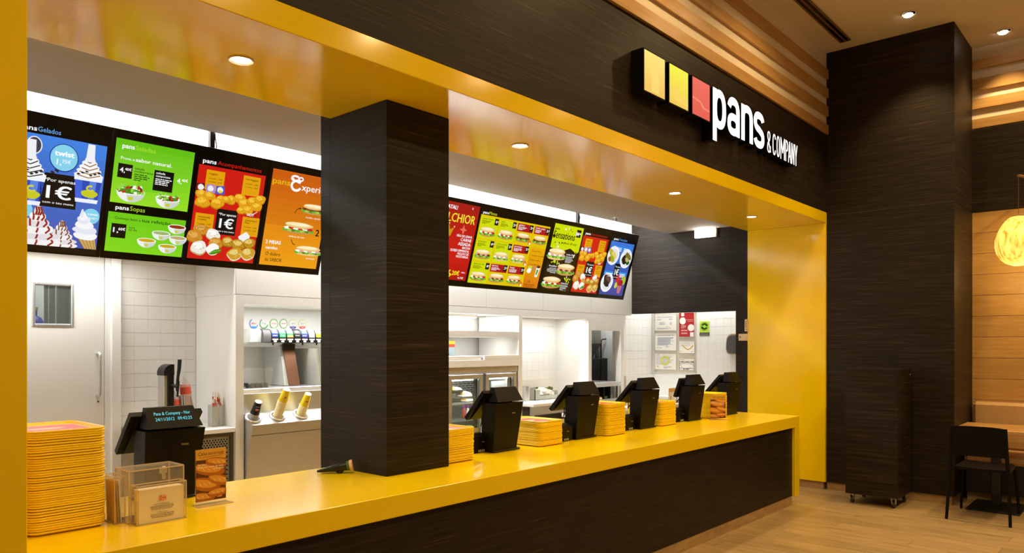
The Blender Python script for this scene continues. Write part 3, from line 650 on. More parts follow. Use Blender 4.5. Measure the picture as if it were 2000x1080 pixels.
def experience(c):
    c.grad(0, .052, c.w, BOT, rgb(206, 92, 12), rgb(238, 160, 20), 14); c.dots(0, .06, c.w, .44, .0125, .003, rgb(176, 74, 10))
    c.tx('pans', .006, .15, .04, rgb(226, 180, 20), .03, .135); c.tx('xperiences', .238, .168, .05, WHT, .012, .32)
    c.item(lambda c: (c.ring(.18, .092, .030, .016, .014, WHT, 16), c.ring(.195, .142, .038, .034, .018, WHT, 18, .4, 5.6), c.ring(.226, .092, .016, .012, .010, WHT, 12), c.line([(.19, .11), (.215, .118)], .014, WHT), c.blob(.158, .10, .012, .010, WHT, 3)))
    c.item(sandwich, .375, .285, .20, 3, 60, .095); c.item(sandwich, .268, .432, .235, 0, 61, .105); c.item(sandwich, .375, .592, .21, 2, 62, .09)
    c.t.ring(.25, .335, .034, .038, .005, rgb(60, 26, 4), 10, 3.1, 4.6); c.t.poly([(.246, .29), (.264, .297), (.246, .305)], rgb(60, 26, 4)); c.t.ring(.255, .523, .034, .038, .005, rgb(60, 26, 4), 10, 1.6, 3.1); c.t.k = 1
    c.tx('lombo, queijo', .31, .358, .012, WHT, .006, .12); c.tx('delícias do mar', .195, .508, .012, WHT, .006, .13); c.tx('provençal', .365, .657, .013, WHT, .006, .07)
    c.tx('2', .41, .48, .05, BLK, .03); c.tx('2 MEIAS', .022, .572, .026, WHT, .024, .118); c.tx('sandes', .028, .610, .022, WHT, .018, .092); c.tx('O dobro', .032, .656, .026, BLK, .006, .118); c.tx('do SABOR', .034, .698, .026, BLK, .006, .135)
def melchior(c):
    c.rect(0, .035, c.w, .715, rgb(196, 22, 16)); c.grad(0, .035, c.w, .40, rgb(160, 20, 16), rgb(196, 22, 16), 8); c.grad(0, .55, c.w, .715, rgb(196, 22, 16), rgb(170, 12, 12), 6)
    W0 = c.w; c.tx('NATAL!', .062, .095, .034, WHT, .03, .148); c.tx('MELCHIOR', .0, .203, .08, rgb(246, 236, 60), .012, W0-.035); c.tx('*', W0-.1, .085, .03, rgb(240, 220, 220), .02)
    def crown(c):
        u = .105; c.poly([(u, .33), (u-.01, .23), (u+.03, .275), (u+.05, .225), (u+.07, .275), (u+.115, .25), (u+.085, .33)], rgb(200, 150, 20))
        for a, b in ((u-.01, .225), (u+.05, .22), (u+.115, .245)): c.oval(a, b, .007, .007, rgb(250, 230, 150), 8)
        c.blob(u+.0, .49, .07, .17, rgb(240, 216, 170), 5, 20, .04); c.blob(u-.01, .49, .05, .15, rgb(222, 180, 110), 6, 20, .04)
    c.item(crown); c.item(lambda c: c.poly([(.335, .215), (.348, .25), (.382, .26), (.35, .272), (.338, .31), (.322, .272), (.288, .26), (.322, .25)], rgb(226, 116, 86)))
    r_ = W0-.03
    for s_, v, h, w in (('PÃO DE LENHA', .326, .021, .19), ('CARNE', .361, .027, .135), ('ASSADA', .40, .03, .155), ('BACON', .428, .021, .095), ('QUEIJO EMMENTAL', .457, .021, .235), ('MOLHO DE', .484, .021, .14), ('MOSTARDA', .51, .021, .15)): c.tx(s_, r_, v, h, WHT, .018, w, 'r')
    c.tx('6', r_-.215, .69, .068, rgb(246, 226, 40), .04); c.tx(',20€', r_-.17, .67, .04, rgb(246, 226, 40), .03, .10); c.tx('MENU', r_, .635+.012, .012, WHT, .016, .045, 'r'); c.tx('4,15€', r_-.01, .70, .018, WHT, .02, .07, 'r')
def menus(c):
    c.rect(0, TOPH-.02, c.w, BOT, rgb(226, 196, 4)); c.tx('pans', .014, .085, .026, WHT, .028, .075); c.tx('Menus', .096, .085, .028, rgb(200, 210, 30), .012, .10)
    cw, rh = (c.w-.03)/4, .205
    names = [['queijo fresco', 'atum', 'galaico', 'lombo, queijo'], ['americana', 'carne assada', 'provençal', ''], ['delícias do mar', 'ibérico', 'frango', '']]
    for j in range(3):
        for i in range(4):
            u, v = .012+i*.251, .113+j*.208
            if i == 3 and j > 0: continue
            red = (i >= 2 or (j == 2 and i == 1))
            def cell(c):
                if red: c.rect(u, v, u+cw-.012, v+.075, rgb(170, 20, 30))
                else: c.rect(u, v, u+cw-.012, v+rh-.012, rgb(206, 220, 10))
                c.rect(u+cw-.062, v+.0, u+cw-.012, v+.06, BLK)
                sandwich(c, u+cw*.45, v+.125, cw*.80, (0, 0, 3, 3, 1, 2, 2, 0, 0, 1, 0)[j*4+i if j*4+i < 11 else 10], 70+7*j+i, .11)
                if red and i == 2: c.blob(u+cw*.88, v+.165, .024, .026, rgb(220, 120, 30), 4, 12, .08); c.blob(u+cw*.88+.008, v+.178, .012, .012, CHEESE, 4, 8, .1)
            c.item(cell)
            c.tx(names[j][i], u+.01, v+.022, .017, WHT if red else rgb(60, 60, 0), .012, min(cw*.6, .012*len(names[j][i]))); c.tl(u+.01, v+.032, cw*.5, 3, .011, WHT if red else rgb(90, 90, 0), i+4*j)
            c.tx(('4', '5', '5', '5')[i] if j != 1 or i else '4', u+cw-.056, v+.042, .028, WHT, .03); c.tx((',10', ',30', ',50', ',20')[(i+j) % 4], u+cw-.04, v+.032, .015, WHT, .02, .024)
    u0 = .768
    def promo(c):
        c.grad(u0, .322, c.w, BOT, rgb(230, 170, 10), rgb(220, 120, 16), 10)
        c.blob(u0+.06, .53, .035, .028, rgb(200, 214, 60), 3, 12, .1); c.blob(u0+.12, .525, .035, .03, rgb(206, 140, 70), 4, 12, .1); c.blob(u0+.05, .555, .035, .025, CHEESE, 5, 9, .15)
        c.poly([(u0+.155, .505), (u0+.215, .51), (u0+.19, .615), (u0+.15, .61)], rgb(240, 240, 232)); c.oval(u0+.185, .508, .03, .013, rgb(90, 40, 20)); c.poly([(u0+.165, .535), (u0+.195, .537), (u0+.182, .59), (u0+.16, .588)], rgb(90, 160, 40))
    c.item(promo)
    c.tx('O teu pans Menu:', u0+.02, .36, .015, rgb(70, 40, 0), .006, .14)
    for i, s_ in enumerate(('Sanduíche à tua escolha', 'Batata ou salada', 'A tua bebida 30 cl')): c.tx(str(i+1), u0+.012, .405+i*.045, .024, rgb(190, 40, 16), .01); c.tx(s_, u0+.04, .405+i*.045, .014, rgb(70, 40, 0), .006, (.185, .13, .15)[i])
    c.tx('Por apenas', u0+.01, .65, .012, rgb(190, 90, 10), .004, .09); c.tx('+ 1,15€', u0+.01, .675, .02, rgb(70, 30, 0), .012, .09); c.tx('batata grande', u0+.01, .699, .018, rgb(70, 30, 0), .012, .17); c.tx('e bebida 50 cl', u0+.01, .72, .018, rgb(70, 30, 0), .012, .16)
def sensations(c):
    c.rect(0, .04, c.w, .735, rgb(14, 11, 9)); k = c.k
    c.poly([(0, .045), (c.w, .045), (c.w, .30), (.44, .322), (.40, .30), (.33, .275), (.25, .30), (.14, .31), (0, .29)], rgb(204, 222, 10))
    c.tx('pans', .008, .105, .026, BLK, .02, .075); c.tx('Sensations', .0, .19, .075, BLK, .02, .36, shear=.1); c.tx('explosão de sabor', .165, .238, .022, BLK, .012, .26, shear=.2)
    c.item(lambda c: (c.rect(.38, .07, .455, .15, BLK), c.blob(.385, .115, .018, .02, rgb(220, 220, 220), 5, 8, .2))); c.tx('4', .39, .135, .04, WHT, .03); c.tx(',80', .415, .118, .02, WHT, .02, .032)
    def splash(c, pts, col):
        for i, (u, v, r_) in enumerate(pts): c.blob(u, v, r_, r_*.55, col, i, 9, .3, i*1.3)
    c.item(splash, [(.19, .09, .018), (.24, .075, .013), (.12, .275, .018), (.10, .25, .012), (.42, .35, .02)], rgb(236, 240, 220))
    c.item(splash, [(.02, .17, .022), (.27, .085, .01), (.3, .10, .009), (.13, .235, .012), (.17, .23, .012), (.22, .225, .01), (.06, .235, .01), (.40, .32, .016), (.44, .31, .012), (.35, .15, .01), (.33, .22, .008)], BLK)
    c.item(sandwich, .13, .345, .28, 2, 90, .15); c.item(sandwich, .335, .492, .29, 1, 91, .155); c.item(sandwich, .147, .64, .29, 0, 92, .155)
    c.item(splash, [(.12, .43, .025), (.17, .44, .02), (.08, .44, .014), (.36, .60, .02), (.40, .61, .025), (.44, .60, .015), (.43, .63, .012)], rgb(206, 222, 10)); c.item(splash, [(.2, .445, .012), (.38, .58, .014)], rgb(236, 236, 236))
    for s_, u, v, al in (('Lombo Grill', .285, .348, 'l'), ('Breakfast', .17, .485, 'r'), ('Chicken Bacon', .30, .655, 'l')): c.tx(s_, u, v, .018, WHT, .016, .125, al)
    c.tl(.285, .36, .14, 6, .012, rgb(220, 220, 214), 3); c.tl(.02, .497, .15, 5, .012, rgb(220, 220, 214), 4, align='r'); c.tl(.30, .665, .14, 5, .012, rgb(220, 220, 214), 5); c.tl(.33, .722, .12, 1, .008, rgb(160, 160, 150), 6)
def tostas(c):
    c.grad(0, TOPH, c.w, BOT, rgb(60, 120, 220), rgb(60, 62, 150), 10); title(c, .1, 'Tentações', rgb(90, 160, 235), .03, .027, .17)
    def box_(c, u, v, w, h, al):
        c.rect(u, v, u+w, v+h, rgb(30, 140, 236)); c.tl(u+.015, v+.018, w-.03, 3, .016, WHT, int(u*100), .009, al)
    for a in ((.07, .16, .17, .06, 'r'), (.255, .16, .17, .07, 'l'), (.0, .455, .18, .04, 'r'), (.30, .45, .15, .06, 'l')): c.item(box_, *a)
    def plate(c, u, v, r_, cols, seed):
        c.oval(u, v, r_*1.0, r_*.95, rgb(246, 246, 248), 26); c.oval(u+r_*.05, v+.004, r_*.78, r_*.74, rgb(226, 228, 234), 24)
        for i, (a, b, w, h, col) in enumerate(cols): c.blob(u+a*r_, v+b*r_, w*r_, h*r_, col, seed+i, 14, .12, .5)
    c.item(plate, .10, .275, .115, [(-.2, -.15, .75, .32, rgb(190, 176, 60)), (.1, -.1, .5, .24, rgb(222, 206, 110)), (-.1, .35, .5, .25, rgb(160, 176, 30)), (-.5, .4, .3, .2, rgb(150, 100, 50))], 3)
    c.item(plate, .365, .29, .118, [(-.2, .1, .45, .5, rgb(40, 26, 22)), (.3, -.25, .6, .28, rgb(120, 110, 40)), (.45, .35, .3, .25, GREEN2), (.2, .1, .35, .2, rgb(190, 180, 110))], 8)
    c.item(plate, .10, .585, .118, [(-.05, -.25, .62, .55, rgb(56, 34, 30)), (.05, -.4, .45, .25, rgb(96, 70, 64)), (-.1, .15, .5, .25, rgb(36, 20, 18))], 14)
    c.item(por_apenas, .18, .36, .29, .54)
    def fruit(c):
        for u, v, a, col in ((.31, .535, .05, rgb(206, 40, 30)), (.42, .545, .05, rgb(170, 190, 40)), (.37, .60, .055, rgb(160, 20, 40)), (.29, .61, .03, rgb(196, 206, 60))): c.blob(u, v, a, a*1.1, col, int(u*90), 14, .1)
        c.poly([(.32, .61), (.42, .61), (.40, .70), (.35, .70)], rgb(196, 110, 120))
    c.item(fruit)
boards = [(1.205, 1.71, .015, .467, gelados, 'menu board of ice creams and cream cups on a blue picture'),
          (1.712, 2.212, .020, .467, saladas, 'menu board of salads and soups on two green pictures'),
          (2.214, 2.722, .021, .467, acompanhamentos, 'red menu board of nuggets and side dishes next to the green salad board'),
          (2.724, 3.25, .026, .467, experience, 'orange menu board with three half sandwiches beside the dark column'),
          (4.285, 4.812, .03, .486, melchior, 'dark red menu board for a Christmas sandwich beside the dark column'),
          (4.814, 5.862, .018, 1.0, menus, 'wide yellow menu board with a grid of eleven sandwiches'),
          (5.864, 6.388, .032, .486, sensations, 'lime and black menu board with three round sandwiches'),
          (6.39, 6.902, .014, .472, acompanhamentos, 'red menu board of nuggets between the lime board and the blue end board'),
          (6.904, 7.458, .03, .47, tostas, 'blue menu board with plates of food at the far end of the row')]
for i, (a, b, off, w, art, lab) in enumerate(boards):
    t = thing('menu_board', lab, 'menu board', ((a+b)/2, BB[0], BB[1]), 'lit menu boards in a row above the kitchen')
    hs = MB(); th = 0.075
    P = [(TB[0], TB[1]), (BB[0], BB[1]), (BB[0]-BN[1]*th, BB[1]-BN[2]*th), (TB[0]-BN[1]*th, TB[1]-BN[2]*th)]
    hs.prism(P, 'x', a+.001, b-.001).build('housing', BEZEL, t)
    c = Board(w, BL); art(c)
    O = (a+off, TB[0], TB[1])
    c.build('display', SCREEN, t, O, (1, 0, 0), BD, BN, .00012)
    for wd in c.words+([c.t] if c.t.f else []):
        if wd.f: wd.build('lettering' if wd is not c.t else 'arrow', SCREEN, t, tuple(o+n*.0062 for o, n in zip(O, BN)), (1, 0, 0), BD, BN, .00012)
for x, x0, x1, lab in ((2.392, 1.25, 3.2, 'black hanger post and rail holding the four boards left of the column'), (6.5, 4.3, 7.48, 'black hanger post and rail holding the five boards right of the column')):
    t = thing('board_hanger', lab, 'bracket', (x, 4.79, 2.8))
    MB().box(x-.016, x+.016, 4.765, 4.80, 2.68, 3.32, bev=.002).build('post', BLACK, t); MB().tube([(x+.02, 4.77, 2.86), (x+.026, 4.765, 2.92), (x+.018, 4.765, 2.97), (x+.02, 4.79, 3.1)], .004, 6).build('cable', BLACK, t)
    MB().box(x0, x1, 4.712, 4.766, 2.69, 2.73).build('rail', BLACK, t)

# ------------------------------------------------------------------ tills on the counter
TS = mat('till_screen_glass', rgb(14, 14, 15), 0.08)
def till(x, y, label, tilt=0, text=False, mon=(-.165, .165)):
    t = thing('cash_register', label, 'cash register', (x, y, CZ), 'cash registers along the counter')
    P = lambda a, b, c: (x+a, y+b, CZ+c)
    MB().hexa([P(-.128, .03, .014), P(.105, .03, .014), P(.105, .135, .014), P(-.128, .135, .014), P(-.132, .0, .328), P(.142, .0, .328), P(.142, .125, .328), P(-.132, .125, .328)]).build('body', POSB, t)
    MB().box(x-.12, x+.10, y+.028, y+.20, CZ, CZ+.013, bev=.003).cyl(P(.13, .09, .0), P(.13, .09, .009), .055, n=16).build('foot', BLACK, t)
    b = Canvas(.05, .012); b.text('TOSHIBA', 0, .009, .0085, rgb(176, 160, 140), .02, .034)
    b.build('badge', PRINT, t, P(.03, .0042, .262), (1, 0, 0), (0, .095, -.995), (0, -.995, -.095), .0001)
    ds = MB().hexa([P(-.126, -.012, .338), P(.126, -.012, .338), P(.126, .075, .338), P(-.126, .075, .338), P(-.118, .028, .432), P(.095, .028, .432), P(.095, .062, .432), P(-.118, .062, .432)]).box(x-.05, x+.05, y+.02, y+.06, CZ+.326, CZ+.34).build('customer_display', POSB, t)
    n = Vector((0, -.094, .04)).normalized(); n = Vector((0, -.92, .39))
    if text:
        c = Canvas(.22, .08); c.text('Pans & Company - Nor', .0, .02, .0155, rgb(70, 220, 235), .006, .165); c.text('24/11/2012', .003, .047, .0155, rgb(70, 220, 235), .006, .085); c.text('09:42:25', .103, .047, .0155, rgb(70, 220, 235), .006, .066)
        c.build('lettering', SCREEN, ds, P(-.09, .0192, .415), (1, 0, 0), (0, -.39, -.92), n, .0001)
    x0, x1 = mon; top, bot = [((.075, .393), (.24, .208)), ((.085, .393), (.145, .222))][tilt]
    d = Vector((0, bot[0]-top[0], bot[1]-top[1])).normalized(); nn = Vector((0, -d.z, d.y)); nn = nn if nn.y > 0 else -nn   # towards the clerk
    th = .026
    q4 = [(top[0], top[1]), (bot[0], bot[1]), (bot[0]+nn.y*th, bot[1]+nn.z*th), (top[0]+nn.y*th, top[1]+nn.z*th)]
    mo = MB().prism([(y+a, CZ+b) for a, b in q4], 'x', x+x0, x+x1)
    inn = [(q4[0][0]+d.y*.02-nn.y*.018, q4[0][1]+d.z*.02-nn.z*.018), (q4[1][0]-d.y*.03-nn.y*.006, q4[1][1]-d.z*.03-nn.z*.006), q4[1], q4[0]]
    mo.prism([(y+a, CZ+b) for a, b in inn], 'x', x+x0+.03, x+x1-.03)
    mo = mo.build('monitor', POSB, t)
    ft = [(a+nn.y*th, b+nn.z*th) for a, b in (q4[0], q4[1])]
    e = [(ft[0][0]+d.y*.012, ft[0][1]+d.z*.012), (ft[1][0]-d.y*.012, ft[1][1]-d.z*.012)]
    MB().prism([(y+e[0][0], CZ+e[0][1]), (y+e[1][0], CZ+e[1][1]), (y+e[1][0]+nn.y*.001, CZ+e[1][1]+nn.z*.001), (y+e[0][0]+nn.y*.001, CZ+e[0][1]+nn.z*.001)], 'x', x+x0+.014, x+x1-.014).build('screen', TS, mo)
    m0 = ((top[0]+bot[0])/2, (top[1]+bot[1])/2)
    MB().hexa([P(-.05, .115, .20), P(.05, .115, .20), P(.05, m0[0]+.01, m0[1]-.03), P(-.05, m0[0]+.01, m0[1]-.03), P(-.05, .115, .27), P(.05, .115, .27), P(.05, m0[0], m0[1]+.02), P(-.05, m0[0], m0[1]+.02)]).build('neck', POSB, t)
    MB().tube([P(-.10, .12, .24), P(-.12, .14, .195), P(-.11, .16, .17), P(-.09, .17, .19), P(-.08, .175, .235)], .004, 6).build('cable', BLACK, t)
    return t
def printer(x, y, label, back_paper=True):
    t = thing('receipt_printer', label, 'receipt printer', (x, y, CZ), 'receipt printers beside the tills')
    P = lambda a, b, c: (x+a, y+b, CZ+c)
    MB().hexa([P(-.072, .006, .006), P(.072, .006, .006), P(.072, .17, .006), P(-.072, .17, .006), P(-.07, .0, .112), P(.07, .0, .112), P(.07, .17, .126), P(-.07, .17, .126)]).box(x-.06, x+.06, y+.02, y+.15, CZ, CZ+.008).build('housing', POSB, t)
    MB().hexa([P(-.066, .02, .112), P(.066, .02, .112), P(.066, .15, .122), P(-.066, .15, .122), P(-.05, .035, .128), P(.05, .035, .128), P(.05, .14, .134), P(-.05, .14, .134)]).build('lid', BLACK, t)
    b = Canvas(.05, .012); b.text('TOSHIBA', 0, .009, .007, rgb(176, 160, 140), .02, .028); b.build('badge', PRINT, t, P(.0, .0025, .078), (1, 0, 0), (0, 0, -1), (0, -1, 0), .0001)
    MB().box(x-.045, x+.045, y+.06, y+.062, CZ+.125, CZ+.16).build('receipt_paper', PAPER, t)
    for i in range(4): MB().box(x-.03+i*.016, x-.024+i*.016, y+.002, y+.008, CZ+.006, CZ+.022).build('connector', GREYL, t)
till(1.528, 3.40, 'cash register with a lit turquoise two-line display beside the tallest tray stack', 0, True)
till(3.70, 3.285, 'cash register with a steeply raised screen, first one to the right of the column', 0)
till(4.605, 3.28, 'cash register between the two tray stacks, second one to the right of the column', 0)
till(5.505, 3.28, 'cash register in front of the tiled preparation room, third one right of the column', 0)
till(6.355, 3.285, 'cash register with an almost upright screen, second from the counter end', 1)
till(7.148, 3.285, 'cash register standing last at the walk-through end of the counter', 0)
printer(3.548, 3.39, 'small black receipt printer beside the first cash register after the column')
printer(4.38, 3.32, 'small black receipt printer between the low tray stack and the second cash register')
printer(5.30, 3.345, 'small black receipt printer beside the third cash register after the column')
printer(6.19, 3.355, 'small black receipt printer beside the cash register with the upright screen')

# ------------------------------------------------------------------ stacks of trays, every tray by itself
def tray_mesh(w, d):
    m = MB()
    def ring(ins, z, r0=.045, n=5):
        r = max(r0-ins, .008); P = []
        for cx, cy, a in ((w/2-ins-r, d/2-ins-r, 0), (-w/2+ins+r, d/2-ins-r, 90), (-w/2+ins+r, -d/2+ins+r, 180), (w/2-ins-r, -d/2+ins+r, 270)):
            for i in range(n+1):
                t = math.radians(a+90*i/n); P.append((cx+r*math.cos(t), cy+r*math.sin(t), z))
        return P
    m.loops([ring(.022, 0), ring(.016, .001), ring(.006, .0078), ring(.0015, .0085), ring(0, .0097), ring(0, .0142), ring(.0015, .0158), ring(.009, .0155), ring(.018, .0045), ring(.026, .0035)])
    return m.mesh('tray_body', TRAYM)
TM = tray_mesh(.275, .375)
LINER = Canvas(.225, .30)
LINER.rect(0, 0, .225, .30, rgb(206, 70, 50)); LINER.rect(.0, .0, .225, .012, rgb(236, 214, 190)); LINER.blob(.09, .14, .06, .03, rgb(226, 190, 150), 3, 18, .2); LINER.lines(.02, .22, .16, 4, .018, rgb(240, 214, 190), 5)
def stack(x, y, n, where, liner, seed):
    q_ = random.Random(seed); z = CZ
    for i in range(n):
        o = bpy.data.objects.new('serving_tray', TM); COL.objects.link(o)
        o.location = (x+q_.uniform(-.0022, .0022), y+.1875+q_.uniform(-.0022, .0022), z); o.rotation_euler = (0, 0, q_.uniform(-.006, .006)); z += .0085+(.0018 if q_.random() < .27 else 0)
        k = n-i
        tag(o, ('topmost' if k == 1 else ('bottom' if i == 0 else ordinal(k)+' from the top'))+' yellow tray '+('of' if k == 1 or i == 0 else 'in')+' the stack '+where, 'tray', 'yellow trays stacked '+where)
    z = o.location[2]+.0086
    if liner:
        t = thing('tray_liner', 'red printed paper liner lying on the top tray '+where, 'tray liner', (x, y+.1875, z-.0086+.0045))
        LINER.build('sheet', PRINT, t, (x-.1125, y+.1875+.15, z-.0086+.0045), (1, 0, 0), (0, -1, 0), (0, 0, 1), .0001)
stack(1.012, 3.145, 42, 'by the yellow left jamb', True, 1)
stack(3.178, 3.215, 22, 'against the dark column', True, 2)
stack(4.135, 3.26, 19, 'between the first two registers', True, 3)
stack(4.952, 3.25, 27, 'between the second and third registers', True, 4)
stack(5.842, 3.29, 23, 'between the third and fourth registers', True, 5)
stack(6.755, 3.235, 26, 'behind the small bread picture sign', False, 6)

# ------------------------------------------------------------------ acrylic box, leaflets, cards, signs, scanner
t = thing('comment_box', 'clear acrylic comment box with slotted lid and pockets, beside the tallest tray stack', 'box', (1.31, 3.16, CZ))
bx = (1.21, 1.428, 3.10, 3.236, CZ, 1.09); a = .004
m = MB()
for f_ in ((bx[0], bx[0]+a, bx[2], bx[3], bx[4], bx[5]), (bx[1]-a, bx[1], bx[2], bx[3], bx[4], bx[5]), (bx[0], bx[1], bx[2], bx[2]+a, bx[4], bx[5]), (bx[0], bx[1], bx[3]-a, bx[3], bx[4], bx[5]), (bx[0], bx[1], bx[2], bx[3], bx[4], bx[4]+a)): m.box(*f_)
m.build('case', ACRYL, t)
MB().box(bx[0]-.002, bx[1]+.002, bx[2]-.002, bx[3]+.002, 1.09, 1.094).build('lid', ACRYL, t)
MB().box(1.26, 1.38, 3.165, 3.169, 1.0942, 1.0948).build('slot', ACEDGE, t)
def edges(x0, x1, y0, y1, z0, z1, r=.0022, top=True):
    m = MB()
    for X in (x0, x1):
        for Y in (y0, y1): m.box(X-r, X+r, Y-r, Y+r, z0, z1)
    for Z in ((z0+r, z1) if top else (z0+r,)):
        for Y in (y0, y1): m.box(x0, x1, Y-r, Y+r, Z-r, Z+r)
        for X in (x0, x1): m.box(X-r, X+r, y0, y1, Z-r, Z+r)
    return m
edges(*bx).build('edge_strip', ACEDGE, t)
m = MB()
for f_ in ((1.217, 1.412, 3.04, 3.043, CZ, 1.035), (1.217, 1.220, 3.04, 3.098, CZ, 1.035), (1.409, 1.412, 3.04, 3.098, CZ, 1.035), (1.217, 1.412, 3.04, 3.098, CZ, CZ+.003)): m.box(*f_)
m.build('front_pocket', ACRYL, t)
edges(1.217, 1.412, 3.041, 3.098, CZ, 1.035, .0018).build('edge_strip', ACEDGE, t)
m = MB()
for f_ in ((1.168, 1.208, 3.135, 3.138, CZ, 1.065), (1.168, 1.208, 3.252, 3.255, CZ, 1.065), (1.168, 1.171, 3.135, 3.255, CZ, 1.065), (1.168, 1.208, 3.135, 3.255, CZ, CZ+.003)): m.box(*f_)
m.build('side_pocket', ACRYL, t)
edges(1.169, 1.208, 3.136, 3.254, CZ, 1.068, .0018).build('edge_strip', ACEDGE, t)
MB().box(1.395, 1.409, 3.225, 3.232, 1.02, 1.075, bev=.002).box(1.382, 1.414, 3.222, 3.228, 1.045, 1.07, bev=.002).build('lock', STEEL, t)
t = thing('comment_card', 'stack of white comment cards with a small orange logo in the clear front pocket', 'card', (1.31, 3.07, CZ))
for i in range(9):
    y0 = 3.0455+i*.0052; MB().hexa([(1.226, y0, CZ+.004), (1.403, y0, CZ+.004), (1.403, y0+.0044, CZ+.004), (1.226, y0+.0044, CZ+.004), (1.226, y0+.003, 1.019), (1.403, y0+.003, 1.019), (1.403, y0+.0074, 1.019), (1.226, y0+.0074, 1.019)]).build('card', PAPER, t)
c = Canvas(.177, .135); c.rect(.078, .03, .106, .05, rgb(240, 170, 60)); c.rect(.078, .03, .087, .05, rgb(220, 90, 40)); c.text('pans', .090, .042, .006, BLK, .02, .014)
c.text('CARTÃO DE APRECIAÇÃO', .088, .066, .0045, rgb(70, 60, 50), .01, .06, 'c'); c.lines(.03, .07, .12, 3, .006, rgb(110, 100, 90), 3, .0025, 'c'); c.text('COMMENT CARD', .088, .098, .0042, rgb(70, 60, 50), .01, .04, 'c'); c.lines(.03, .102, .12, 3, .006, rgb(110, 100, 90), 4, .0025, 'c')
c.build('print', PRINT, t, (1.226, 3.0448, 1.019), (1, 0, 0), (0, -.022, -1), (0, -1, .022), .0001)
for i, (lean, lab) in enumerate(((.0, 'yellow leaflet leaning in the side pocket of the comment box, nearest the trays'), (.008, 'tan leaflet leaning in the side pocket of the comment box, in the middle'), (.016, 'pale leaflet leaning in the side pocket of the comment box, nearest its wall'))):
    t = thing('leaflet', lab, 'leaflet', (1.18+i*.009, 3.19, CZ+.004)); x0 = 1.176+i*.009
    MB().hexa([(x0, 3.141, CZ+.004), (x0+.003, 3.141, CZ+.004), (x0+.003, 3.235, CZ+.004), (x0, 3.235, CZ+.004), (x0, 3.165, 1.05), (x0+.003, 3.165, 1.05), (x0+.003, 3.249, 1.05), (x0, 3.249, 1.05)]).build('sheet', (mat('leaflet_yellow', rgb(226, 176, 50), .6), mat('leaflet_tan', rgb(206, 160, 80), .6), PAPER)[i], t)
def sign_card(w, h):
    c = Canvas(w, h); c.rect(0, 0, w, h, rgb(214, 160, 60)); c.text('Caixa encerrada', w*.08, h*.115, h*.075, rgb(50, 30, 10), .0, w*.84, shear=.25); c.line([(w*.1, h*.155), (w*.9, h*.135)], h*.006, rgb(60, 36, 12))
    c.rect(0, h*.20, w, h, rgb(90, 44, 12))
    for i, (u, v, a, b, r_) in enumerate(((.75, .27, .45, .09, .15), (.42, .40, .55, .115, .2), (.30, .68, .52, .13, .22), (.78, .62, .4, .10, .3), (.22, .92, .4, .09, .1), (.72, .86, .35, .08, -.1))):
        c.blob(w*u, h*v, w*a, h*b, rgb(176, 102, 32), i, 20, .03, r_); c.blob(w*(u-.03), h*(v-.02), w*a*.8, h*b*.6, rgb(216, 152, 66), i+9, 18, .05, r_)
        for j in range(3): c.line([(w*(u-.2+.16*j), h*(v-.03)), (w*(u-.12+.16*j), h*(v+.02))], h*.012, rgb(240, 200, 130))
    c.k = 12
    P = [p for p in range(len(c.v)) if True]
    for p in P:   # keep the picture on the card
        u, v, k = c.v[p]; c.v[p] = (min(max(u, 0), w), min(max(v, 0), h), k)
    c.text('Por favor,', w*.06, h*.305, h*.035, WHT, .006, w*.3); c.text('dirija-se à caixa do lado.', w*.06, h*.355, h*.035, WHT, .006, w*.86); c.text('Obrigado.', w*.95, h*.40, h*.035, WHT, .006, w*.34, 'r')
    c.rect(w*.70, h*.875, w*.86, h*.955, rgb(240, 180, 70)); c.text('pans', w*.735, h*.925, h*.022, BLK, .02, w*.1); c.text('Por favor, utilize outra caixa', w*.06, h*.955, h*.02, WHT, .006, w*.55)
    return c
def sign_holder(x0, x1, y, z1, label, ang=0):
    t = thing('counter_sign', label, 'sign', ((x0+x1)/2, y, CZ)); cx = (x0+x1)/2; w = x1-x0
    MB().box(x0-.008, x1+.012, y-.045, y+.02, CZ, CZ+.005, bev=.001).build('base', ACRYL, t); edges(x0-.008, x1+.012, y-.045, y+.02, CZ, CZ+.005, .0012, False).build('edge_strip', ACEDGE, t)
    MB().box(x0-.002, x1+.002, y, y+.004, CZ+.004, z1+.002, bev=.001).build('upright', ACRYL, t)
    MB().box(x0, x1, y-.0016, y-.0002, CZ+.018, z1).build('card', mat('card_stock', rgb(214, 160, 60), .6), t)
    sign_card(w, z1-CZ-.018).build('print', PRINT, t, (x0, y-.0016, z1), (1, 0, 0), (0, 0, -1), (0, -1, 0), .0001)
    if ang: t.rotation_euler[2] = ang
sign_holder(1.538, 1.678, 3.222, 1.128, 'clear stand with a closed-till card showing loaves, beside the register with the lit display')
sign_holder(6.50, 6.64, 3.19, 1.115, 'clear stand with a bread picture set edgeways before the last tray stack', -0.95)
t = thing('handheld_scanner', 'dark handheld scanner with a pale ring end lying at the foot of the column', 'scanner', (2.44, 3.48, CZ))
A0, A1 = Vector((2.375, 3.535, CZ+.012)), Vector((2.52, 3.405, CZ+.045)); dv = (A1-A0).normalized(); sd = Vector((0, 0, 1)).cross(dv).normalized(); up = dv.cross(sd)
L = []
for s_, a, b in ((0, .008, .006), (.03, .018, .011), (.07, .024, .016), (.11, .028, .022), (.145, .027, .024), (.165, .026, .026)):
    cpt = A0+dv*s_; L.append([cpt+sd*(a*math.cos(k*math.pi/6))+up*(b*math.sin(k*math.pi/6)) for k in range(12)])
MB().loops(L).build('grip', BLACK, t)
MB().cyl(A0+dv*.165, A0+dv*.18, .027, .028, 16).build('band', mat('green_band', rgb(70, 110, 40), .5), t)
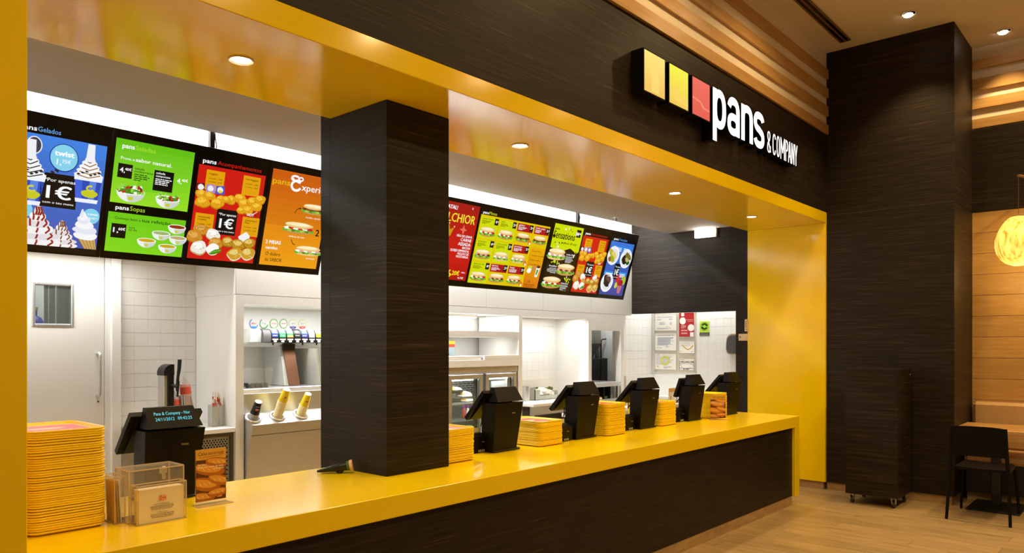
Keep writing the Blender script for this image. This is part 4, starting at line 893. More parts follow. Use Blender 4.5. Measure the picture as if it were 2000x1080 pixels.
MB().cyl(A0+dv*.18, A0+dv*.196, .029, .031, 18).build('ring', mat('pale_pink_plastic', rgb(226, 190, 160), .5), t)
MB().cyl((2.46, 3.455, CZ), (2.475, 3.445, CZ+.03), .016, .02, 10).build('trigger', BLACK, t)

# ------------------------------------------------------------------ lamps
def downlight(x, y, z, label, r=.058):
    t = thing('downlight', label, 'light', (x, y, z), 'recessed downlights')
    MB().lathe([(r*.74, .0), (r, -.001), (r, -.006), (r*.93, -.008), (r*.76, -.003)], (x, y, z), cap0=False, cap1=False, n=24).build('ring', TRIMW, t)
    MB().lathe([(r*.75, -.0008), (.002, -.0008)], (x, y, z), n=20).build('bulb', LAMP, t)
for x, lab in zip(SOFFIT, ('recessed round downlight in the yellow soffit above the lit two-line register', 'recessed round downlight in the yellow soffit just right of the column', 'recessed round downlight in the middle of the yellow soffit, third from the left', 'recessed round downlight in the yellow soffit nearest the yellow end jamb')): downlight(x, SOFFIT_Y, 2.924, lab)
for i, (x, y) in enumerate(HALL[:2]):
    t = thing('ceiling_downlight', ('tilted round downlight in the hall ceiling beside the slot diffuser', 'tilted round downlight in the hall ceiling above the beech slats')[i], 'light', (x, y, 4.79), 'tilted hall ceiling downlights')
    MB().lathe([(.05, .0), (.074, -.001), (.074, -.006), (.068, -.008), (.054, -.003)], (x, y, 4.79), cap0=False, cap1=False, n=24).build('ring', TRIMW, t)
    MB().lathe([(.054, -.0005), (.002, -.0005)], (x, y, 4.79), n=20).build('recess', BLACK, t)
    MB().lathe([(.042, -.010), (.002, -.010)], (x+.012, y+.012, 4.788), axis=(.18, .1, 1), n=18).build('bulb', LAMP, t)
t = thing('slot_diffuser', 'long black slot air diffuser set in the hall ceiling along the beech slats', 'air vent', (7.4, 2.53, 4.79))
MB().box(4.2, 8.165, 2.478, 2.585, 4.783, 4.79).build('backing', GLOSSBLACK, t)
for a, b in ((2.474, 2.492), (2.522, 2.540), (2.571, 2.589)): MB().box(4.2, 8.17, a, b, 4.776, 4.784, bev=.001).build('bar', mat('diffuser_bronze', rgb(120, 92, 62), .4), t)
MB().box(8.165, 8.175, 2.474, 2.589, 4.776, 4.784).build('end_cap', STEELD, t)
t = thing('emergency_light', 'bright white emergency light box fixed under the ceiling on the dark hatch wall', 'light', (8.365, 4.21, 2.95))
MB().box(8.335, 8.375, 4.07, 4.347, 2.893, 3.0, bev=.004).build('base', WHITE, t); MB().box(8.31, 8.335, 4.085, 4.345, 2.896, 2.998, bev=.006).build('diffuser', mat('emergency_glow', (1, 1, 1), .5, emit=(1, .98, .94), strength=14), t)
t = thing('sprinkler_head', 'small chrome sprinkler head hanging from the white kitchen ceiling', 'sprinkler', (6.91, 4.56, 3.0))
MB().cyl((6.91, 4.56, 3.0), (6.91, 4.56, 2.992), .03).build('flange', STEEL, t); MB().cyl((6.91, 4.56, 2.992), (6.91, 4.56, 2.955), .008).cyl((6.91, 4.56, 2.962), (6.91, 4.56, 2.958), .02).build('nozzle', STEELD, t)

# ------------------------------------------------------------------ left part of the kitchen
t = thing('side_worktop', 'white worktop on a perforated metal unit under the tiled wall', 'worktop', (2.53, 5.6, 0))
MB().box(2.245, 2.826, 5.275, 5.903, .935, .97, bev=.003).build('top', WHITE, t)
MB().box(2.25, 2.27, 5.31, 5.34, .1, .935).box(2.255, 2.826, 5.31, 5.34, .905, .935).box(2.802, 2.824, 5.31, 5.34, .1, .905).box(2.53, 2.55, 5.31, 5.34, .1, .905).build('frame', STEELD, t)
PERF, N, Lk, P = base_mat('perforated_steel')
P.inputs['Base Color'].default_value = (.42, .41, .39, 1); P.inputs['Metallic'].default_value = .6; P.inputs['Roughness'].default_value = .4
for a, b in ((2.27, 2.53), (2.55, 2.802)):
    pn = MB().box(a, b, 5.325, 5.33, .1, .905).build('perforated_panel', PERF, t)
    hl = MB(); j = 0; z = .55
    while z < .89:
        x = a+.012+(.011 if j % 2 else 0)
        while x < b-.01: hl.cyl((x, 5.3252, z), (x, 5.3243, z), .0062, n=8); x += .022
        z += .0165; j += 1
    hl.build('hole', GLOSSBLACK, pn, kind='stuff')
t = thing('beer_tap', 'black and steel beer tap tower with a black lever, behind the lit register', 'tap', (2.39, 5.45, .97))
MB().box(2.345, 2.372, 5.40, 5.50, .97, 1.375, bev=.004).build('steel_side', STEEL, t); MB().box(2.372, 2.418, 5.395, 5.505, .97, 1.40, bev=.004).build('column', BLACK, t)
L = [(2.343, 1.372), (2.343, 1.40), (2.352, 1.425), (2.372, 1.443), (2.395, 1.452), (2.418, 1.452), (2.418, 1.372)]
MB().prism([(a, b) for a, b in L], 'y', 5.393, 5.507).__class__
m = MB(); m.loops([[(a, 5.393, b) for a, b in L], [(a, 5.507, b) for a, b in L]]).build('cap', BLACK, t)
MB().tube([(2.42, 5.36, 1.26), (2.422, 5.355, 1.30), (2.424, 5.35, 1.36), (2.428, 5.34, 1.42), (2.43, 5.335, 1.487)], [.008, .012, .010, .013, .014], 10).build('lever', BLACK, t)
MB().cyl((2.405, 5.40, 1.30), (2.42, 5.345, 1.29), .012).cyl((2.423, 5.345, 1.33), (2.418, 5.345, 1.22), .012, .006).build('spout', BLACK, t)
for i, (x, dx, h, lab) in enumerate(((2.452, -.012, .235, 'clear sleeve of pinkish lids leaning beside the beer tap'), (2.555, -.035, .335, 'tall sleeve of clear cups with a red rim print next to the beer tap'))):
    t = thing('cup_sleeve', lab, 'cup sleeve', (x, 5.45, .97))
    b = (x, 5.45, .97); e_ = (x+dx, 5.45, .97+h)
    MB().cyl(b, e_, .044, .036, 14).build('sleeve', CUPPLASTIC, t)
    p = Vector(b).lerp(Vector(e_), .78); p2 = Vector(b).lerp(Vector(e_), .93)
    MB().cyl(p, p2, .0395, .038, 14).build('red_band', mat('red_print', rgb(220, 90, 74), .5), t)
    MB().cyl(e_, (e_[0]+dx*.12, 5.45, e_[2]+.05), .02, .008, 10).build('knotted_end', FROST, t)
t = thing('rack', 'small grey wire rack holding the cup sleeves upright', 'rack', (2.52, 5.46, .97))
for x, dx in ((2.488, -.01), (2.60, -.055), (2.508, -.015)): MB().box(0, .006, -.05, .05, 0, .25).build('plate', GREYL, t, local=True); o = t.children[-1]; o.location = (x-2.52, 0, 0); o.rotation_euler[1] = -math.atan2(-dx, .25)
MB().box(2.47, 2.62, 5.41, 5.52, .97, .975).build('base', GREYL, t)
t = thing('cutlery_cup', 'clear square holder of red and white wrapped sticks on the side worktop', 'holder', (2.765, 5.46, .97))
m = MB()
for f_ in ((2.72, 2.723, 5.42, 5.50, .97, 1.135), (2.807, 2.81, 5.42, 5.50, .97, 1.135), (2.72, 2.81, 5.42, 5.423, .97, 1.135), (2.72, 2.81, 5.497, 5.50, .97, 1.135), (2.72, 2.81, 5.42, 5.50, .97, .973)): m.box(*f_)
m.build('case', FROST, t)
q = random.Random(4); RP = mat('red_wrapper', rgb(214, 70, 54), .6)
for i in range(12):
    x = 2.735+.006*i; y = 5.435+q.uniform(0, .045); hh = q.uniform(.2, .28); lx = q.uniform(-.006, .006)
    st = MB().tube([(x, y, .975), (x+lx, y, .97+hh)], .005, 6).build('stick', PAPER, t); MB().tube([(x+lx*.75, y, .97+hh*.72), (x+lx*.9, y, .97+hh*.86)], .0056, 6).build('red_end', RP, st)

# drinks alcove
t = thing('cup_station', 'stainless steel cup dispenser cabinet with a slanted top and three ring openings', 'cabinet', (3.3, 5.3, 0))
XA, XB = 2.905, 4.25
MB().loops([[(X, 5.165, .985), (X, 5.29, 1.062), (X, 5.55, 1.062), (X, 5.55, .1), (X, 5.33, .1), (X, 5.262, .58), (X, 5.186, .905)] for X in (XA, XB)]).build('body', STEEL, t)
MB().box(XA, XB, 5.3, 5.85, 1.062, 1.212).build('riser', STEEL, t); MB().box(XA, XB, 5.385, 5.9, 1.212, 1.246, bev=.003).build('shelf', STEEL, t)
MB().hexa([(XA, 5.1845, .901), (XB, 5.1845, .901), (XB, 5.19, .901), (XA, 5.19, .901), (XA, 5.1838, .905), (XB, 5.1838, .905), (XB, 5.189, .905), (XA, 5.189, .905)]).build('joint', STEELD, t)
AX = Vector((0, -.525, .851)).normalized()
CUPB, CUPY, CUPC = mat('black_cup_paper', rgb(24, 24, 30), .4), mat('yellow_cup_paper', rgb(236, 206, 20), .4), mat('cream_cup_rim', rgb(240, 226, 170), .5)
CUPG = mat('grey_cup_rim', rgb(170, 166, 160), .5)
def cup_body(o, top_m, rim_m, label, group, logo=None):
    t = thing('paper_cup', label, 'cup', tuple(o), group); o = Vector(o)
    MB().lathe([(.036, 0), (.0375, .003), (.036, .007), (.0345, .010)], o, AX, 16).build('rim', rim_m, t)
    MB().lathe([(.0345, .009), (.0255, .112), (.024, .114)], o, AX, 18, cap1=False).build('wall', top_m, t)
    MB().lathe([(.0255, .112), (.0258, .1145), (.0225, .1145), (.022, .109), (.001, .109)], o, AX, 18).build('base', PAPER, t)
    return t
for (x, n, tm, rm, col, spot_) in ((2.945, 6, CUPB, CUPG, 'black', 'first'), (3.152, 19, CUPY, CUPC, 'yellow', 'second'), (3.362, 12, CUPY, CUPC, 'yellow', 'third')):
    c0 = Vector((x, 5.235, 1.028)); k = {'first': 'at the alcove side wall', 'second': 'in the middle ring', 'third': 'nearest the dark column'}[spot_]
    MB().lathe([(.046, -.004), (.064, .0), (.064, .012), (.057, .018), (.048, .014), (.044, .0)], c0, AX, 24, cap0=False, cap1=False).build('ring', STEEL, t)
    MB().lathe([(.045, .002), (.044, .003)], c0, AX, 20).build('opening', BLACK, t)
    for i in range(n):
        z = .006+i*.0077; kk = n-i
        lab = col+' paper cup, '+('topmost' if kk == 1 else ordinal(kk)+' from the top')+' of the upturned stack '+k
        cp = cup_body(c0+AX*z, tm, rm, lab, 'upturned paper cups in the dispenser rings')
        if kk == 1:
            sd_ = Vector((1, 0, 0)); fw = (Vector((0, -.76, -.65))*.0); nrm = Vector((-.35, -1, 0)); nrm = (nrm-AX*nrm.dot(AX)).normalized(); rt = AX.cross(nrm).normalized()*-1
            if rt.x < 0: rt = -rt
            cv = Canvas(.05, .1)
            if col == 'black':
                cv.oval(0, 0, .0125, .0125, rgb(236, 236, 236), 18); cv.oval(0, -.003, .0125, .0095, rgb(30, 60, 150), 16, 0, math.pi, 2*math.pi); cv.oval(0, .001, .0115, .0115, rgb(214, 30, 40), 16, .15, 0, math.pi); cv.text('pepsi', 0, -.022, .008, WHT, .01, .026, 'c')
            else:
                cv.ring(0, -.002, .015, .018, .004, rgb(246, 232, 120), 16, .4, 5.6); cv.blob(0.002, .004, .010, .008, rgb(200, 60, 40), 4, 10, .2); cv.blob(.003, .006, .007, .004, rgb(40, 60, 150), 5, 9, .2); cv.text('Lipton', 0, .008, .006, WHT, .01, .02, 'c')
            base = c0+AX*(z+.06)+nrm*.0308
            o_ = cv.build('logo', PRINT, cp, tuple(base), rt, -AX, nrm, .0001)
            tilt_ = None
def fits(): pass
# drinks dispenser
t = thing('drinks_dispenser', 'grey soft drink dispenser with a row of coloured valve labels on a bent leg', 'drinks dispenser', (3.55, 5.62, 1.246))
sec = [(5.60, 1.60), (5.57, 1.615), (5.56, 1.70), (5.585, 1.722), (5.86, 1.722), (5.88, 1.60), (5.80, 1.575), (5.63, 1.575)]
MB().loops([[(X, a, b) for a, b in sec] for X in (3.135, 4.2)]).build('body', GREYL, t)
MB().loops([[(3.075, 5.66+.6*(a-5.6), 1.585+.6*(b-1.585)) for a, b in sec], [(3.11, a, b) for a, b in sec], [(3.135, a, b) for a, b in sec]]).build('end_cap', GREYL, t)
MB().hexa([(3.415, 5.56, 1.25), (3.55, 5.56, 1.25), (3.55, 5.86, 1.25), (3.415, 5.86, 1.25), (3.40, 5.60, 1.58), (3.515, 5.60, 1.58), (3.515, 5.86, 1.58), (3.40, 5.86, 1.58)]).build('leg', GREYL, t)
MB().hexa([(3.456, 5.545, 1.25), (3.556, 5.545, 1.25), (3.556, 5.56, 1.25), (3.456, 5.56, 1.25), (3.415, 5.585, 1.58), (3.522, 5.585, 1.58), (3.522, 5.60, 1.58), (3.415, 5.60, 1.58)]).build('leg_panel', BROWN, t)
MB().hexa([(3.413, 5.575, 1.545), (3.523, 5.575, 1.545), (3.523, 5.59, 1.545), (3.413, 5.59, 1.545), (3.41, 5.57, 1.60), (3.525, 5.57, 1.60), (3.525, 5.59, 1.60), (3.41, 5.59, 1.60)]).build('leg_collar', BLACK, t)
VG = mat('valve_grey', rgb(84, 82, 80), .5)
lab_cols = [(rgb(30, 50, 130), 'pepsi'), (rgb(30, 150, 80), '7up'), (rgb(60, 150, 70), 'sumol'), (rgb(22, 22, 24), 'Guaraná'), (rgb(30, 50, 130), 'pepsi'), (rgb(180, 184, 196), 'light'), (rgb(222, 226, 40), 'Lipton'), (rgb(222, 226, 40), 'Lipton'), (rgb(222, 226, 40), 'Lipton'), (rgb(30, 150, 80), '7up')]
for i in range(-1, 10):
    x0 = 3.275+i*.0703; x1 = x0+.0665
    arcp = [(5.555, 1.608), (5.53, 1.615), (5.525, 1.65), (5.53, 1.685), (5.545, 1.712), (5.57, 1.724), (5.60, 1.724), (5.60, 1.608)]
    v = MB().loops([[(X, a, b) for a, b in arcp] for X in (x0, x1)]).build('valve', VG if i < 0 else BLACK, t)
    if i >= 0:
        col, nm = lab_cols[i]; cv = Canvas(.056, .1)
        prof = [(5.5685, 1.7245), (5.5435, 1.7125), (5.5285, 1.685), (5.5245, 1.655)]
        top = rgb(236, 238, 236) if i not in (3,) else rgb(40, 40, 42)
        for j in range(3):
            (a, b), (c_, d_) = prof[j], prof[j+1]; seg = Canvas(.056, .05); L_ = math.hypot(c_-a, d_-b); cc = top if j == 0 else col
            seg.rect(0, 0, .056, L_, cc)
            if j == 1 and i in (0, 4): seg.oval(.028, L_*.4, .014, .012, rgb(240, 240, 240), 14); seg.oval(.028, L_*.25, .012, .006, rgb(220, 60, 50), 12)
            elif j == 1: seg.oval(.028, L_*.35, .017, .012, tuple(min(1, q_*1.6+.15) for q_ in col), 14)
            if j == 2: seg.text(nm, .028, L_*.6, .009, WHT if i < 6 else rgb(60, 90, 20), .01, .036, 'c')
            if j == 2 and i == 2: seg.rect(0, L_*.55, .056, L_, rgb(236, 150, 60))
            seg.build('label', PRINT, v, (x0+.005, a, b), (1, 0, 0), (0, (c_-a)/L_, (d_-b)/L_), (0, (d_-b)/L_, -(c_-a)/L_), .0001)
        for k in range(3): MB().box(x0+.008+k*.018, x0+.022+k*.018, 5.522, 5.527, 1.632, 1.642).build('button', PAPER, v)
        MB().box(x0+.022, x0+.046, 5.524, 5.53, 1.614, 1.629).build('plate', PAPER, v)
    if i % 2 == 0: MB().cyl(((x0+x1)/2, 5.56, 1.608), ((x0+x1)/2, 5.56, 1.59), .007).build('nozzle', BLACK, v)
for i, (nm, col, ring_, lab) in enumerate((('pepsi', rgb(220, 80, 110), rgb(60, 130, 220), 'round drink badge with a blue edge on the alcove wall, first in its row'), ('7up', rgb(140, 200, 190), rgb(70, 170, 90), 'round drink badge with a broad green edge beside the blue edged one'),
                                      ('sumol', rgb(220, 130, 150), rgb(120, 190, 80), 'round drink badge with pink lettering beside the broad green edged badge'), ('sumol', rgb(220, 110, 140), rgb(110, 180, 80), 'round drink badge with pink lettering next to the badge with the indigo ribbon'),
                                      ('Lipton', rgb(170, 170, 200), rgb(230, 230, 160), 'round drink badge with an indigo ribbon across its foot'), ('Lipton', rgb(190, 180, 200), rgb(230, 226, 160), 'round drink badge with a red ribbon across its foot'))):
    x = 3.336+i*.0960; z = 1.774+i*.0018
    t = thing('drink_badge', lab, 'badge', (x, 5.915, z), 'round drink badges above the dispenser')
    MB().lathe([(.041, 0), (.042, .003), (.040, .006)], (x, 5.92, z), (0, -1, 0), 26).build('disc', WHITE, t)
    cv = Canvas(.1, .1); cv.ring(0, 0, .037, .040, .007, ring_, 28, .2, 4.2 if i < 2 else 6.5); cv.text(nm, 0, .004, .017, col, .02, .044, 'c')
    if i == 0: cv.oval(0, .022, .022, .014, rgb(60, 180, 230), 14, 0, 0, math.pi); cv.poly([(-.02, -.008), (.004, -.012), (-.012, .0)], rgb(240, 120, 150))
    if i == 1: cv.ring(0, 0, .034, .037, .008, ring_, 16, .2, 1.6)
    if i > 3: cv.poly([(-.034, .028), (0, .022), (.034, .028), (.022, .042), (0, .045), (-.022, .042)], (rgb(60, 50, 170), rgb(226, 80, 60))[i-4]); cv.text(('limão', 'manga')[i-4], 0, .037, .008, WHT, .02, .024, 'c')
    cv.build('print', PRINT, t, (x, 5.914, z), (1, 0, 0), (0, 0, -1), (0, -1, 0), .0001)
t = thing('lid_tub', 'translucent plastic tub half full of dark round caps on the steel shelf', 'tub', (3.12, 5.5, 1.246))
m = MB(); m.loops([[(3.03, 5.42, 1.247), (3.205, 5.42, 1.247), (3.205, 5.58, 1.247), (3.03, 5.58, 1.247)], [(3.018, 5.41, 1.395), (3.218, 5.41, 1.395), (3.218, 5.59, 1.395), (3.018, 5.59, 1.395)]], cap1=False).build('wall', FROST, t)
MB().loops([[(3.014, 5.406, 1.395), (3.222, 5.406, 1.395), (3.222, 5.594, 1.395), (3.014, 5.594, 1.395)], [(3.014, 5.406, 1.405), (3.222, 5.406, 1.405), (3.222, 5.594, 1.405), (3.014, 5.594, 1.405)]], cap0=False, cap1=False).build('rim', FROST, t)
for j, y in enumerate((5.45, 5.51)):
    for i in range(4):
        o = thing('round_cap', f'dark round cap in the translucent tub, {ordinal(i+1)} along the {("front", "rear")[j]} row', 'cap', (3.056+i*.041, y, 1.247), 'dark caps in the tub'); MB().lathe([(.016, 0), (.0195, .008), (.0195, .026), (.014, .036), (.004, .039)], o.location, n=12).build('shell', BLACK, o)
t = thing('drip_bowl', 'dark bowl edge showing at the alcove corner of the steel shelf', 'bowl', (2.975, 5.5, 1.246)); MB().lathe([(.03, 0), (.062, .04), (.065, .042), (.058, .04), (.027, .004)], (2.975, 5.5, 1.2465), n=20).build('shell', DIRTY, t)
t = thing('cutting_board', 'white board leaning edge-on beside the dispenser, next to the dark column', 'board', (3.75, 5.6, 1.246))
MB().hexa([(3.70, 5.45, 1.247), (3.72, 5.45, 1.247), (3.72, 5.8, 1.247), (3.70, 5.8, 1.247), (3.645, 5.45, 1.56), (3.665, 5.45, 1.56), (3.665, 5.8, 1.56), (3.645, 5.8, 1.56)]).build('slab', mat('board_grey_edge', rgb(178, 176, 166), .5), t)
MB().hexa([(3.72, 5.47, 1.25), (3.724, 5.47, 1.25), (3.724, 5.78, 1.25), (3.72, 5.78, 1.25), (3.667, 5.47, 1.55), (3.671, 5.47, 1.55), (3.671, 5.78, 1.55), (3.667, 5.78, 1.55)]).build('sheet', PAPER, t)

# ------------------------------------------------------------------ shelf recess and fridge
def pack(x0, x1, y, z, h, cols, lab, d=.16):
    t = thing('carton', lab, 'carton', ((x0+x1)/2, y+d/2, z)); MB().box(x0, x1, y, y+d, z, z+h, bev=.002).build('box', PAPER, t)
    c = Canvas(x1-x0, h); w = x1-x0; c.rect(0, 0, w, h*.98, cols[0]); c.rect(0, 0, w, h*.18, cols[1]); c.rect(0, h*.18, w, h*.34, cols[2]); c.lines(w*.08, h*.45, w*.8, 4, h*.12, rgb(70, 80, 90), 3)
    if len(cols) > 3: c.text('MENU', w*.3, h*.29, h*.09, cols[3], .01, w*.4)
    c.build('print', PRINT, t, (x0, y-.0002, z+h), (1, 0, 0), (0, 0, -1), (0, -1, 0), .0001)
YB_, RB_, GB_, BB_ = rgb(236, 200, 40), rgb(206, 70, 40), rgb(110, 160, 50), rgb(110, 150, 200)
pack(5.27, 5.60, 5.76, 1.432, .20, (rgb(150, 168, 172), YB_, RB_, BLK), 'pale blue carton with yellow and red bands on the lower lit shelf')
pack(5.08, 5.21, 5.76, 1.432, .20, (BB_, YB_, RB_), 'blue carton beside the pale one at the column end of the lower lit shelf')
pack(5.02, 5.15, 5.78, 1.73, .17, (GB_, rgb(120, 170, 60), RB_), 'green and red carton on the upper lit shelf beside the column'); pack(5.16, 5.24, 5.79, 1.80, .10, (rgb(160, 190, 210), rgb(170, 200, 220), rgb(150, 180, 206)), 'small pale blue carton high on the upper lit shelf')
o = MB().box(5.02, 5.26, 5.78, 5.91, 1.73, 1.80, bev=.002).build('storage_box', PAPER); tag(o, 'plain white box under the small pale blue carton', 'box')
t = thing('tray_insert', 'white raised insert with slats in the lower lit shelf', 'shelf insert', (5.8, 5.6, 1.432))
MB().box(5.56, 6.095, 5.28, 5.30, 1.433, 1.480, bev=.002).build('front', WHITE, t)
for i in range(6): MB().box(4.6, 6.095, 5.32+i*.09, 5.36+i*.09, 1.452, 1.470, bev=.002).build('slat', WHITE, t)
MB().box(4.58, 5.56, 5.33, 5.345, 1.433, 1.452).build('rail', WHITE, t)
t = thing('shelf_light', 'white tube light fitting under the top of the upper lit shelf', 'light', (5.2, 5.4, 1.9)); MB().box(4.6, 5.545, 5.36, 5.42, 1.875, 1.905, bev=.003).build('housing', WHITE, t); MB().box(4.62, 5.53, 5.37, 5.41, 1.869, 1.8752).build('diffuser', mat('tube_glow', (1, 1, 1), .5, emit=(1, .98, .93), strength=2.5), t)
t = thing('display_fridge', 'stainless steel fridge with two glass doors below the lit shelves', 'fridge', (5.3, 5.6, 0))
X0, X1 = 4.57, 6.085
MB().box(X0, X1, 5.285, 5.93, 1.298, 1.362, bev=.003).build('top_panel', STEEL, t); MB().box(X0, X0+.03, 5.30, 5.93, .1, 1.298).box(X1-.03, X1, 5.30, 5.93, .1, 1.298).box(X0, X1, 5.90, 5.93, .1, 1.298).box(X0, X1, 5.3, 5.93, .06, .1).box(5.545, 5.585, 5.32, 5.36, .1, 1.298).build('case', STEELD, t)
FRI = mat('fridge_liner', rgb(150, 148, 142), .4, metal=.5)
lin_ = MB().box(4.61, 6.05, 5.86, 5.88, .1, 1.295).build('back_liner', FRI, t)
for j in range(7):
    for i in range(6): MB().box(5.64+i*.062-(.022 if j % 2 else 0), 5.685+i*.062-(.022 if j % 2 else 0), 5.857, 5.861, 1.055+j*.024, 1.066+j*.024).build('vent_slot', BLACK, lin_)
MB().box(6.03, 6.055, 5.34, 5.86, .1, 1.295).build('side_liner', FRI, t)
for a, b in ((5.052, 5.541), (5.588, 6.068)):
    d = MB()
    for f_ in ((a, a+.045, .12, 1.29), (b-.045, b, .12, 1.29), (a+.045, b-.045, 1.243, 1.29), (a+.045, b-.045, .12, .17)): d.box(f_[0], f_[1], 5.28, 5.318, f_[2], f_[3], bev=.003)
    d = d.build('door', STEEL, t); MB().box(a+.044, b-.044, 5.296, 5.300, .17, 1.244).build('glass', GLASS, d); MB().box(b-.09, b-.07, 5.30, 5.34, .17, 1.24).build('seal', BLACK, d); MB().box(a+.05, b-.05, 5.335, 5.35, 1.225, 1.24).build('door_lamp', LAMPC, t)
for z in (.985, .81, .63):
    s_ = MB(); s_.box(5.0, 6.02, 5.40, 5.41, z-.008, z)
    for i in range(34): s_.cyl((5.01+i*.03, 5.40, z-.002), (5.07+i*.03, 5.85, z-.002), .003, n=6)
    s_.build('wire_shelf', STEEL, t)
MB().box(5.82, 6.03, 5.42, 5.44, .3, 1.2, bev=.003).build('inner_panel', STEEL, t)
FOIL = mat('clear_wrap', rgb(226, 220, 210), .15, vary=.15, scale=60); BREADM = mat('bread_crust', rgb(206, 160, 96), .6, vary=.15, scale=40); PURP = mat('purple_cap', rgb(150, 50, 150), .4); JUICE = mat('red_juice', rgb(190, 70, 60), .3); PACKG = mat('green_salad_pack', rgb(90, 170, 60), .5, vary=.3, scale=50)
for i, (x, y, z, h, lab) in enumerate(((5.46, 5.62, 1.09, .07, 'wrapped sandwich lying on top of the other packs in the fridge'), (5.60, 5.62, 1.035, .075, 'wrapped sandwich at the door side of the upper fridge shelf'), (5.47, 5.66, .988, .085, 'dark tray of food under the topmost wrapped sandwich in the fridge'), (5.63, 5.60, .988, .035, 'flat wrapped pack at the front of the upper fridge shelf'))):
    t = thing('sandwich_pack', lab, 'sandwich', (x, y, z), 'packed food on the upper fridge shelf')
    MB().box(x-.075, x+.075, y-.06, y+.06, z, z+h*.35, bev=.01).build('tray', BLACK if i in (0, 2) else FOIL, t)
    if i != 2: MB().loops([[(x-.07, y-.05, z+h*.35), (x+.07, y-.05, z+h*.35), (x+.07, y+.05, z+h*.35), (x-.07, y+.05, z+h*.35)], [(x-.07, y-.04, z+h*.9), (x+.05, y-.04, z+h*.6), (x+.05, y+.04, z+h*.6), (x-.07, y+.04, z+h*.9)]]).build('bread', BREADM, t); MB().hexa([(x-.03, y-.052, z+h*.36), (x+.06, y-.052, z+h*.36), (x+.06, y-.045, z+h*.36), (x-.03, y-.045, z+h*.36), (x-.06, y-.045, z+h*.95), (x+.05, y-.045, z+h*.65), (x+.05, y-.04, z+h*.65), (x-.06, y-.04, z+h*.95)]).build('film', FOIL, t)
for i, (x, y) in enumerate(((5.56, 5.58), (5.62, 5.58), (5.68, 5.58), (5.645, 5.66))):
    t = thing('juice_bottle', ('small red drink bottle with purple cap, first at the front of the middle shelf', 'small clear drink bottle with purple cap, second at the front of the middle shelf', 'small drink bottle with a purple cap, third at the front of the middle shelf', 'small drink bottle with a purple cap behind the front ones in the fridge')[i], 'bottle', (x, y, .8105), 'purple capped bottles in the fridge')
    MB().lathe([(.018, 0), (.02, .004), (.02, .075), (.010, .10), (.009, .112)], (x, y, .8105), n=12).build('body', JUICE if i % 2 == 0 else FOIL, t); MB().lathe([(.012, .11), (.013, .113), (.012, .133), (.009, .136)], (x, y, .8105), n=12).build('cap', PURP, t)
for i in range(4):
    x = 5.38+i*.095; t = thing('salad_pack', f'green salad pack on the low fridge shelf, {ordinal(i+1)} from the column', 'salad pack', (x, 5.5, .631), 'salad packs in the fridge')
    MB().box(x-.04, x+.04, 5.44, 5.56, .631, .70, bev=.015).build('tub', FOIL, t); MB().ball((x, 5.5, .72), (.036, .05, .028), 10, 5).build('leaf_filling', PACKG, t)

# ------------------------------------------------------------------ pass with worktop
t = thing('pass_worktop', 'white worktop on a grey metal unit inside the tiled pass', 'worktop', (6.8, 5.5, 0)); MB().box(6.16, 7.46, 5.12, 5.768, .915, .948, bev=.003).build('top', WHITE, t)
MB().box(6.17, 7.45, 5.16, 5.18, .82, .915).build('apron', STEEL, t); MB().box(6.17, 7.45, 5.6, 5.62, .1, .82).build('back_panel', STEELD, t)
for x in (6.2, 6.86, 7.42): MB().box(x-.012, x+.012, 5.15, 5.175, 0, .82).build('leg', STEEL, t)
o = thing('steel_beaker', 'tall shiny steel beaker on the pass worktop beside the fridge wall', 'beaker', (6.44, 5.47, .948)); MB().lathe([(.05, 0), (.05, .004), (.045, .006)], (6.44, 5.47, .9485), n=18).build('foot', STEEL, o); MB().lathe([(.043, .006), (.046, .165), (.044, .165), (.041, .01)], (6.44, 5.47, .9485), n=18).build('wall', STEEL, o)
t = thing('food_bin', 'grey plastic bin of bagged food on the pass worktop', 'bin', (6.78, 5.55, .948))
m = MB()
for f_ in ((6.57, 6.578, 5.44, 5.68, 0, .13), (6.992, 7.0, 5.44, 5.68, 0, .10), (6.57, 7.0, 5.672, 5.68, 0, .13), (6.57, 6.66, 5.44, 5.448, 0, .12), (6.66, 7.0, 5.44, 5.448, 0, .05), (6.57, 7.0, 5.44, 5.68, 0, .006)): m.box(f_[0], f_[1], f_[2], f_[3], .9485+f_[4], .9485+f_[5])
m.build('wall', mat('grey_bin_plastic', rgb(168, 172, 162), .5), t)
BAG = mat('white_plastic_bag', rgb(236, 236, 232), .3, vary=.06, scale=40); HERB = mat('green_herbs', rgb(110, 120, 60), .6, vary=.3, scale=40)
for i, (x, z, r_, lab) in enumerate(((6.72, 1.02, .065, 'crumpled white food bag nearest the steel beaker in the grey bin'), (6.83, 1.03, .07, 'crumpled white food bag in the middle of the grey bin'), (6.93, 1.01, .065, 'crumpled white food bag at the far end of the grey bin'))):
    o = thing('food_bag', lab, 'bag', (x, 5.55, z-.06), 'white food bags in the grey bin'); q = random.Random(i); m = MB(); L = []
    for k in range(1, 7):
        tt = math.pi*k/7; L.append([(x+r_*1.1*math.sin(tt)*math.cos(a)*(1+q.uniform(-.18, .18)), 5.55+r_*1.3*math.sin(tt)*math.sin(a)*(1+q.uniform(-.18, .18)), z-r_*.8*math.cos(tt)*(1+q.uniform(-.1, .1))) for a in [2*math.pi*j/11 for j in range(11)]])
    m.loops(L).build('film', BAG, o)
o = thing('herb_bunch', 'bunch of grey green herbs behind the white bags', 'herbs', (6.92, 5.62, 1.0)); q = random.Random(8)
for i in range(14): MB().ball((6.79+i*.022, 5.60+q.uniform(-.02, .03), 1.045+q.uniform(-.015, .03)), (q.uniform(.014, .03), .02, q.uniform(.012, .028)), 7, 4).build('leaf', HERB, o)
